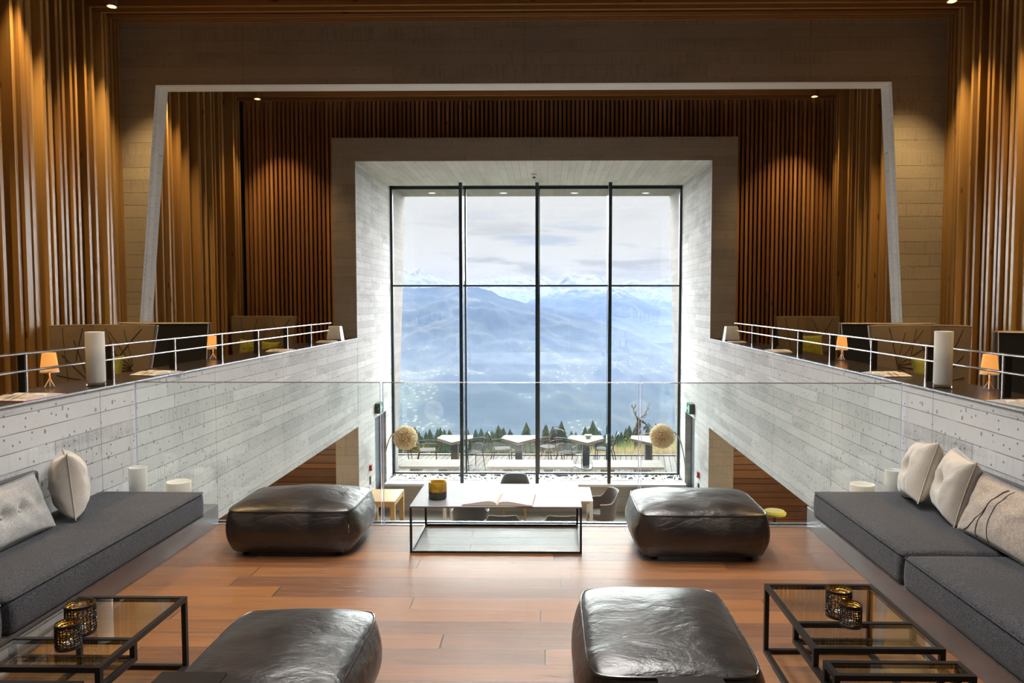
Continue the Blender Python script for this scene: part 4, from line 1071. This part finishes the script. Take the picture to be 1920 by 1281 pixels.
# wedge-shaped bistro tables
def wedge(px, label, Y=19.5, w_=.92, right=False):
    c = at(px, 834, Y=18.85); t_ = thing('wedge_table', label, 'table', (c.x, Y, DK), 0, 'wedge-shaped wooden tables on the terrace'); H_ = .76
    poly = [(0, -.66), (.47, -.02), (.44, .42), (-.40, .42), (-.47, -.02)]
    MB().prism(poly, 'z', H_-.045, H_).build('table_top', TABW, t_)
    MB().prism([(x*.99, y*.99-.001) for x, y in poly], 'z', H_-.07, H_-.045).build('edge_band', TEDG, t_)
    MB().box(-.09, .09, -.13, .13, .02, H_-.07).build('pedestal', LEGG, t_)
    MB().prism([(0, -.5), (.42, .2), (-.42, .2)], 'z', 0, .02).build('base_plate', LEGG, t_)
    return t_
wedge(847, 'wedge-shaped table on the terrace, leftmost beside the facing armchair')
wedge(971, 'wedge-shaped table on the terrace, second from the left')
wedge(1101, 'wedge-shaped table on the terrace with a small bowl on it')
wedge(1222, 'wedge-shaped table on the terrace at the right beside the stag')
p = at(1103, 822, z=DK+.76)
t_ = thing('small_bowl', 'small pale green bowl on the terrace table', 'bowl', (p.x, p.y, DK+.76))
MB().lathe([(.001, .0), (.04, 0), (.09, .05), (.10, .085), (.09, .085), (.03, .02), (.001, .018)], 24, capb=False, capt=False).build('bowl_body', plain('pale_green_glaze', (.35, .40, .30), .3), t_, smooth=True)
MB().tube([(.095*math.cos(a/20*2*math.pi), .095*math.sin(a/20*2*math.pi), .087) for a in range(20)], .005, 6, closed=True).build('rim', WHITEC, t_, smooth=True)
def wire_chair(loc, rz, label, sc=1.):
    t_ = thing('terrace_armchair', label, 'chair', loc, rz, 'dark wire armchairs on the terrace')
    r = .011
    for sx in (-1, 1):
        MB().tube([(sx*.26, -.24, 0), (sx*.25, -.22, .44), (sx*.26, -.20, .63)], r, 8).build('leg', BLACKM, t_, smooth=True)
        MB().tube([(sx*.24, .30, 0), (sx*.22, .20, .44)], r, 8).build('leg', BLACKM, t_, smooth=True)
        MB().tube([(sx*.26, -.21, .63), (sx*.27, .0, .645), (sx*.235, .27, .63)], r*1.2, 8).build('armrest', BLACKM, t_, smooth=True)
    MB().box(-.24, .24, -.23, .22, .43, .45).build('seat', plain('pale_seat', (.05, .05, .055), .9, spec=.1), t_, bevel=.01)
    b = MB()
    fr_ = [(-.22, .20, .44), (-.235, .27, .63), (-.225, .33, .84), (-.15, .345, .87), (.15, .345, .87), (.225, .33, .84), (.235, .27, .63), (.22, .20, .44)]
    b.tube(fr_, r, 8)
    b.build('back_frame', BLACKM, t_, smooth=True)
    b = MB()
    for i in range(15):
        x = -.21+.42*i/14; b.tube([(x, .205, .47), (x, .275, .65), (x, .34, .86)], .0065, 5)
    for i in range(4): z = .52+i*.1; b.tube([(-.225, .215+.33*(z-.47), z), (.225, .215+.33*(z-.47), z)], .005, 5)
    b.build('back_rods', BLACKM, t_, smooth=True)
    return t_
wc = wire_chair((0, 0, DK), R(90), 'dark wire armchair left of the leftmost wedge table, facing right')
p = at(803, 858, Y=19.6); wc.location = (p.x, 19.5, DK)
wc.rotation_euler = (0, 0, R(100))
for px, y, rz, lab in ((884, 19.2, 215, 'dark wire armchair right of the leftmost wedge table, back towards the room'),
                       (941, 19.7, 100, 'dark wire armchair left of the second wedge table, facing right'),
                       (1029, 20.0, -50, 'dark wire armchair beside the small branch sculpture'),
                       (1066, 19.2, 150, 'dark wire armchair left of the table with the bowl'),
                       (1134, 19.7, -100, 'dark wire armchair right of the table with the bowl, facing left')):
    p = at(px, 850, Y=y); dup(wc, (p.x, y, DK), R(rz), lab)
p = at(754, 850, Y=19.6)
t_ = thing('round_garden_stool', 'round dark metal stool at the left edge of the terrace behind the blossom ball', 'stool', (p.x, 19.6, DK))
MB().lathe([(.001, .56), (.30, .56), (.32, .575), (.30, .59), (.001, .59)], 28, capb=False, capt=False).build('seat', plain('stool_seat', (.05, .05, .05), .9, spec=.1), t_, smooth=True)
for k in range(4):
    a = R(45+90*k); MB().tube([(.24*math.cos(a), .24*math.sin(a), .57), (.34*math.cos(a), .34*math.sin(a), 0)], .013, 8).build('leg', BLACKM, t_, smooth=True)

# driftwood stag
DRIFT = plain('driftwood', (.075, .055, .045), .8, 0, .5, 30., .5)
def twig(b, pts, r0, r1, rr, j=.02, sub=4):
    P_ = []
    for a, c in zip(pts, pts[1:]):
        for k in range(sub): P_.append(Vector(a).lerp(Vector(c), k/sub)+Vector((rr.uniform(-j, j), rr.uniform(-j, j), rr.uniform(-j, j))))
    P_.append(Vector(pts[-1])); m_ = len(P_); b.tube(P_, [r0+(r1-r0)*i/(m_-1) for i in range(m_)], 6)
Ys = 22.3; k_ = 1400/Ys
base = at(1203, 842, Y=Ys)
stag = thing('stag_sculpture', 'life-size stag sculpture woven from dark branches in the grass beyond the terrace', 'sculpture', (base.x, Ys, DK))
def spx(px, py, dy=0.): q_ = at(px, py, Y=Ys); return (q_.x-base.x, dy, q_.z-DK)
rr = random.Random(4)
b = MB()
for s_ in range(11):
    o_ = rr.uniform(-.07, .07); o2 = rr.uniform(-.10, .10)
    twig(b, [spx(1199+o_*40, 787, o2), spx(1197+o_*60, 800, o2), spx(1194+o2*60, 815, o2*1.5), spx(1195+o_*80, 826, .1+o2)], .022, .016, rr, .015)
    twig(b, [spx(1200+o_*30, 818, o2), spx(1212, 817+o_*30, .25+o2), spx(1226+o_*30, 822, .5+o2)], .02, .012, rr, .03)
for (x0, dy) in ((1190, -.1), (1200, -.05), (1196, .25), (1214, .55), (1222, .6)):
    for s_ in range(3):
        o_ = rr.uniform(-2, 2); twig(b, [spx(x0+o_, 818, dy), spx(x0+1+o_, 830, dy), spx(x0-1+o_*.5, 845, dy)], .02, .012, rr, .015)
for s_ in range(7):
    twig(b, [spx(1206, 803+rr.uniform(-3, 3), -.05), spx(1216, 800+rr.uniform(-6, 6), 0), spx(1226+rr.uniform(-5, 5), 806+rr.uniform(-3, 3), .1)], .012, .004, rr, .03)
b.build('branch_body', DRIFT, stag)
b = MB()
for s_ in range(8):
    o_ = rr.uniform(-.05, .05); twig(b, [spx(1194, 784+o_*50, o_), spx(1201, 788+o_*40, -.05+o_), spx(1208, 792+o_*20, -.1), spx(1211.5, 796, -.12)], .02, .016, rr, .01)
twig(b, [spx(1194, 784), spx(1191, 780, .06)], .015, .008, rr, .005); twig(b, [spx(1199, 784), spx(1204, 781, -.06)], .015, .008, rr, .005)
b.build('head', DRIFT, stag)
for nm, base_, lines in (('left', 0, [[(1196, 784), (1190, 776), (1187, 767), (1183.5, 758)], [(1187, 767), (1191, 761), (1190.5, 756)], [(1192, 779), (1192, 771), (1191, 769)], [(1185, 763), (1184, 757)]]),
                         ('right', 0, [[(1198, 784), (1207, 780), (1214, 771), (1218, 765), (1221, 759)], [(1216, 768), (1214, 763), (1213, 760)], [(1207, 779), (1213, 778), (1213.5, 775)], [(1202, 782), (1210, 783), (1213, 778)]])):
    b = MB()
    for ln in lines: twig(b, [spx(x, y, (-.08 if nm == 'left' else .08)*i) for i, (x, y) in enumerate(ln)], .019, .009, rr, .008)
    b.build('antler', DRIFT, stag)
Ys = 20.45; base = at(1041, 845, Y=Ys)
sm = thing('branch_sculpture', 'smaller animal sculpture of twisted branches with curled horns behind the terrace chairs', 'sculpture', (base.x, Ys, DK))
b = MB()
for s_ in range(10):
    o_ = rr.uniform(-1, 1); twig(b, [spx(1040+o_*4, 812+o_*2, o_*.05), spx(1036+o_*8, 826, o_*.1), spx(1030+o_*10, 840, o_*.2)], .022, .012, rr, .03)
    twig(b, [spx(1036+o_*4, 826, 0), spx(1020+o_*5, 832+o_*3, .1), spx(1014+o_*3, 848, .1)], .015, .01, rr, .03)
for x0 in (1016, 1024, 1040, 1046): twig(b, [spx(x0, 828), spx(x0+2, 842), spx(x0-1, 856)], .018, .012, rr, .02)
b.build('branch_body', DRIFT, sm)
b = MB()
for s0, x0 in ((-1, 1039), (1, 1044)):
    pts = [spx(x0+s0*(4.5*math.sin(t)), 810-5.5*(1-math.cos(t))*.9+(0), -.02) for t in [i*.45 for i in range(9)]]
    b.tube(pts, [.018-.0012*i for i in range(9)], 6)
b.build('horns', DRIFT, sm)

# ------------------------------------------------------------------ meadow, trees, mountains
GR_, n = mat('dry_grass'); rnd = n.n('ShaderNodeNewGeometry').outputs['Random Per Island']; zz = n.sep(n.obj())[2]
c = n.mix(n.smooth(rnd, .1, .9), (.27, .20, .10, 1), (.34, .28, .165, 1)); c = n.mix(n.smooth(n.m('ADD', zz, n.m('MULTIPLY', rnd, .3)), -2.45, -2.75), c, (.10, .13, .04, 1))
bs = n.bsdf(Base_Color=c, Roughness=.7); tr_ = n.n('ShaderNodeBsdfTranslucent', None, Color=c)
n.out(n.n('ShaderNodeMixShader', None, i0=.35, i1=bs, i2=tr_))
MEAD = plain('meadow_soil', (.13, .14, .05), .9, 0, .4, 6., .4)
def gz_(x, y):   # meadow height: rises to the right, drops away on the left
    k = min(1, max(0, (x-(-.9))/5.2)); k = k*k*(3-2*k)
    e = min(1, max(0, (y-21)/3.0))
    far = -max(0, y-25.5)*.55
    return DK-.12+(-1.5*(1-k)*e)-.40*k*e+far+.05*noise.noise(Vector((x, y, 0)))
b = MB(); nx, ny = 90, 50
b.grid([(-22+44*i/nx, 21+30*j/ny, gz_(-22+44*i/nx, 21+30*j/ny)) for j in range(ny+1) for i in range(nx+1)], nx+1, ny+1)
tag(b.build('floor_meadow', MEAD, smooth=True), None, None, None, 'structure')
b = MB(); rr = random.Random(9)
for i in range(15000):
    x = rr.uniform(-1.2, 7.5); y = 21.1+5.2*rr.random()**1.1
    z = gz_(x, y); hh = rr.uniform(.16, .50)*(1 if x > 1.0 else .6); a = rr.uniform(0, math.pi); w_ = rr.uniform(.007, .013)
    lx, ly = rr.gauss(.02, .09), rr.gauss(0, .06); dx_, dy_ = w_*math.cos(a), w_*math.sin(a)*.5
    b.add([(x-dx_, y-dy_, z-.02), (x+dx_, y+dy_, z-.02), (x+dx_*.8+lx*.4, y+dy_*.8+ly*.4, z+hh*.6), (x-dx_*.8+lx*.4, y-dy_*.8+ly*.4, z+hh*.6), (x+lx, y+ly, z+hh)], [(0, 1, 2, 3), (3, 2, 4)])
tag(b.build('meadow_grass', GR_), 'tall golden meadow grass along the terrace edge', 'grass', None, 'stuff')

def tree_mesh(kind, seed):
    rr = random.Random(seed); H_ = 1.0
    cr = MB()
    if kind == 'conifer':
        L_ = 13
        for j in range(L_):
            z0 = .12+.86*j/L_; r_ = .27*(1-j/L_)**.85+.014; k = 11
            vs = [(0, 0, min(1, z0+.13))]
            for i in range(k*2):
                a = math.pi*i/k+rr.uniform(-.12, .12)+j; q_ = r_*(1 if i % 2 == 0 else .55)*rr.uniform(.8, 1.15)
                vs.append((q_*math.cos(a), q_*math.sin(a), z0-(.03 if i % 2 == 0 else 0)+rr.uniform(-.01, .01)))
            cr.add(vs, [(0, 1+i, 1+(i+1) % (2*k)) for i in range(2*k)])
    else:
        for j in range(170):
            a = rr.uniform(0, 6.28); zc = rr.uniform(.3, .98); rad = .24*math.sin(math.pi*min(1, (zc-.2)/.85))**.6*rr.uniform(.5, 1)
            c_ = Vector((rad*math.cos(a), rad*math.sin(a), zc)); s_ = rr.uniform(.035, .07)
            vs = [c_+Vector((rr.uniform(-1, 1), rr.uniform(-1, 1), rr.uniform(-.7, .7)))*s_ for _ in range(6)]
            cr.add(vs, [(0, 1, 2), (2, 3, 4), (4, 5, 0), (1, 3, 5), (0, 3, 1)])
    tk = MB().tube([(0, 0, 0), (.003, 0, .5), (0, 0, .95)], [.018, .012, .004], 6)
    return cr, tk
CONM, n = mat('conifer_needles'); n.out(n.bsdf(Base_Color=n.mix(n.noise(n.obj(), 9., 3), (.030, .050, .038, 1), (.065, .090, .055, 1)), Roughness=.9, Specular_IOR_Level=.1))
LARM, n = mat('yellowing_leaves'); n.out(n.bsdf(Base_Color=n.mix(n.noise(n.obj(), 9., 3), (.05, .065, .03, 1), (.12, .11, .045, 1)), Roughness=.9, Specular_IOR_Level=.1))
BARK = plain('bark', (.06, .045, .035), .9)
protos = []
for kind, sd, m_ in (('conifer', 1, CONM), ('conifer', 2, CONM), ('broadleaf', 3, LARM), ('conifer', 4, CONM)):
    cr, tk = tree_mesh(kind, sd)
    t_ = thing('conifer_tree' if kind == 'conifer' else 'broadleaf_tree', None, 'tree'); cr.build('crown', m_, t_); tk.build('trunk', BARK, t_); protos.append(t_)
rr = random.Random(21); used = set(); nt = 280
def slope_z(Y): return -30-(Y-120)*.180
for i in range(nt):
    px = 725+(1275-725)*((i*.618034) % 1)+rr.uniform(-4, 4); Y = 120+230*(i/nt)**.8
    d_ = at(px, 700, Y=Y); h_ = rr.uniform(9.5, 17); ki = rr.choice([0, 1, 3, 0, 1, 2])
    if ki == 2: h_ *= .75
    pr_ = protos[ki]; loc = (d_.x, Y, slope_z(Y)-3.5+rr.uniform(-1.2, 1.2)); pane = ['left', 'second', 'third', 'right'][sum(px > e_ for e_ in (868, 1005, 1142))]; band = 'nearer' if Y < 225 else 'farther'
    lab = ('dark pointed spruce in the %s forest belt seen through the %s window bay' if ki != 2 else 'rounded yellow-green tree in the %s forest belt seen through the %s window bay') % (band, pane)
    gp = ('spruces in the %s belt, %s bay' if ki != 2 else 'broadleaf trees in the %s belt, %s bay') % (band, pane)
    if ki not in used:
        used.add(ki); pr_.location = loc; pr_.rotation_euler = (0, 0, rr.uniform(0, 6)); pr_.scale = (h_, h_, h_); tag(pr_, lab, 'tree', gp)
    else: dup(pr_, loc, rr.uniform(0, 6), lab, gp, (h_, h_, h_))
FORF = plain('forest_floor', (.04, .055, .025), .95)
b = MB(); b.grid([(-260+520*i/40, 60+340*j/30, (slope_z(60+340*j/30)-5)+3*noise.noise(Vector((i*.4, j*.4, 0)))) for j in range(31) for i in range(41)], 41, 31)
tag(b.build('floor_forest_slope', FORF, smooth=True), None, None, None, 'structure')

def mountain_mat(name, snow_z, forest=(.016, .024, .026), rock=(.06, .058, .06), village=0.):
    m_, n = mat(name); v = n.obj(); x, y, z = n.sep(v)
    s1 = n.n('ShaderNodeVectorMath', {'operation': 'SCALE'}, i0=v); n.put(s1.inputs[3], .004)
    a = n.noise(s1, 1., 8, .65); s2 = n.n('ShaderNodeVectorMath', {'operation': 'SCALE'}, i0=v); n.put(s2.inputs[3], .02); a2 = n.noise(s2, 1., 6, .7)
    c = n.mix(n.smooth(a, .52, .64), (*forest, 1), (.040, .045, .032, 1)); c = n.mix(n.smooth(a2, .60, .70, 0, .7), c, (*rock, 1))
    if village:
        low = n.smooth(z, -60., -170.)
        vv = n.n('ShaderNodeTexVoronoi', None, Vector=s2, Scale=3.2).outputs[0]
        s4 = n.n('ShaderNodeVectorMath', {'operation': 'SCALE'}, i0=v); n.put(s4.inputs[3], .0035)
        pt_ = n.smooth(n.noise(s4, 1.3, 2), .53, .60)
        c = n.mix(n.m('MULTIPLY', n.m('MULTIPLY', n.smooth(vv, .30, .18), pt_), n.m('MULTIPLY', low, village)), c, (.26, .26, .27, 1))
        c = n.mix(n.m('MULTIPLY', pt_, n.m('MULTIPLY', low, .4)), c, (.07, .08, .055, 1))
    if snow_z is not None:
        sn = n.smooth(n.m('ADD', z, n.m('MULTIPLY', n.m('SUBTRACT', a2, .5), abs(snow_z[1]-snow_z[0])*3.6)), snow_z[0], snow_z[1])
        nz_ = n.sep(n.n('ShaderNodeNewGeometry').outputs['Normal'])[2]
        sn = n.m('MULTIPLY', sn, n.smooth(nz_, .35, .75, .25, 1.))
        c = n.mix(sn, n.mix(sn, c, (.03, .035, .05, 1)), (.125, .137, .155, 1))
    n.out(n.bsdf(Base_Color=c, Roughness=.95, Specular_IOR_Level=.05)); return m_
def lerp_pts(pts, x):
    if x <= pts[0][0]: return pts[0][1]
    for (a, b_), (c, d_) in zip(pts, pts[1:]):
        if x <= c: return b_+(d_-b_)*(x-a)/(c-a)
    return pts[-1][1]
def ridge(name, pts, D_, foot, mt, amp, rough_, seed, label, convex=1.):
    x0, x1 = 640, 1370; nu, nv = 210, 90; Yf, zf = foot
    P_ = []
    for j in range(nv+1):
        v = (j/nv)**1.1
        for i in range(nu+1):
            px = x0+(x1-x0)*i/nu; q_ = at(px, lerp_pts(pts, px), Y=D_)
            X = q_.x*(1-v*.25); Y = D_+(Yf-D_)*v; z = q_.z+(zf-q_.z)*v**convex
            s_ = 1./(D_*.10)
            g = 1-2*abs(noise.noise(Vector((X*s_*1.6+seed, Y*s_*.7, seed))))
            g2 = noise.fractal(Vector((X*s_*4+seed, Y*s_*3, 0)), 1.0, 2.1, 6)
            g3 = noise.fractal(Vector((X*s_*22+seed, Y*s_*22, 0)), .9, 2.1, 3)
            e = min(1, v*6)*(1-v)**.5
            z += amp*(g-.3)*e+amp*.45*g2*e+rough_*g2*.6*(1-v)+rough_*.35*g3*(1-v)
            P_.append((X, Y, z))
    b = MB(); b.grid(P_, nu+1, nv+1)
    o = b.build(name, mt, smooth=True, angle=180); return tag(o, label, 'mountain')
ridge('mountain_range', [(640, 548), (860, 536), (880, 538), (905, 531), (932, 529), (948, 523), (968, 519), (985, 521), (1000, 529), (1012, 521), (1024, 520), (1040, 530), (1052, 520), (1062, 513), (1072, 520), (1082, 525), (1096, 519), (1112, 515), (1126, 522), (1140, 535), (1165, 537), (1195, 531), (1215, 532), (1229, 523), (1243, 529), (1275, 530), (1370, 534)], 9000, (6200, -150), mountain_mat('far_snow_rock', (-60, 120)), 90, 90, 3, 'jagged snow-covered peaks on the far horizon')
ridge('mountain', [(640, 530), (735, 509), (758, 507), (768, 512), (783, 508), (786, 503), (790, 509), (800, 513), (812, 519), (830, 527), (850, 534), (870, 540), (900, 548), (940, 560), (1370, 640)], 4600, (3600, -200), mountain_mat('left_snow_rock', (20, 110)), 40, 26, 8, 'snow-dusted rocky crest above the left slope')
ridge('mountain', [(640, 600), (900, 592), (960, 580), (1000, 562), (1030, 552), (1060, 546), (1100, 540), (1145, 539), (1162, 542), (1185, 553), (1215, 569), (1245, 582), (1275, 600), (1370, 650)], 5600, (3300, -420), mountain_mat('middle_slope', (20, 130), village=.5), 60, 14, 15, 'hazy middle mountain right of the centre mullion', .9)
ridge('mountain', [(640, 552), (735, 542), (800, 540), (868, 537), (900, 540), (920, 545), (940, 557), (970, 564), (1010, 577), (1060, 591), (1105, 600), (1150, 613), (1200, 632), (1275, 664), (1370, 706)], 3300, (900, -330), mountain_mat('near_slope', None, village=.9), 42, 7, 23, 'long dark wooded slope falling from left to right', .8)
VALM = mountain_mat('valley_floor_ground', None, (.03, .038, .03), village=1.)
b = MB(); b.grid([(-3500+7000*i/60, 350+5000*j/60, -345+8*noise.noise(Vector((i*.3, j*.3, 1)))) for j in range(61) for i in range(61)], 61, 61)
tag(b.build('floor_valley', VALM, smooth=True), None, None, None, 'structure')
# haze lying over the valley
for nm, z0, z1, y0, dens, alb in (('valley_haze', -700, 60, 420, HAZE_D, HAZE_C), ('valley_mist', -700, -95, 430, HAZE_D2, HAZE_C2)):
    m_ = bpy.data.materials.new(nm); m_.use_nodes = True; n = Nodes(m_.node_tree)
    sc_ = n.n('ShaderNodeVolumeScatter', None, Color=(*alb, 1), Density=dens)
    ab_ = n.n('ShaderNodeVolumeAbsorption', None, Color=(0, 0, 0, 1), Density=dens*HAZE_ABS)
    n.out(None, n.n('ShaderNodeAddShader', None, i0=sc_, i1=ab_))
    o = MB().box(-6000, 6000, y0, 8700, z0, z1).build(nm, m_)
    tag(o, 'blue haze filling the valley' if nm == 'valley_haze' else 'paler mist low in the valley', 'haze', None, 'stuff')
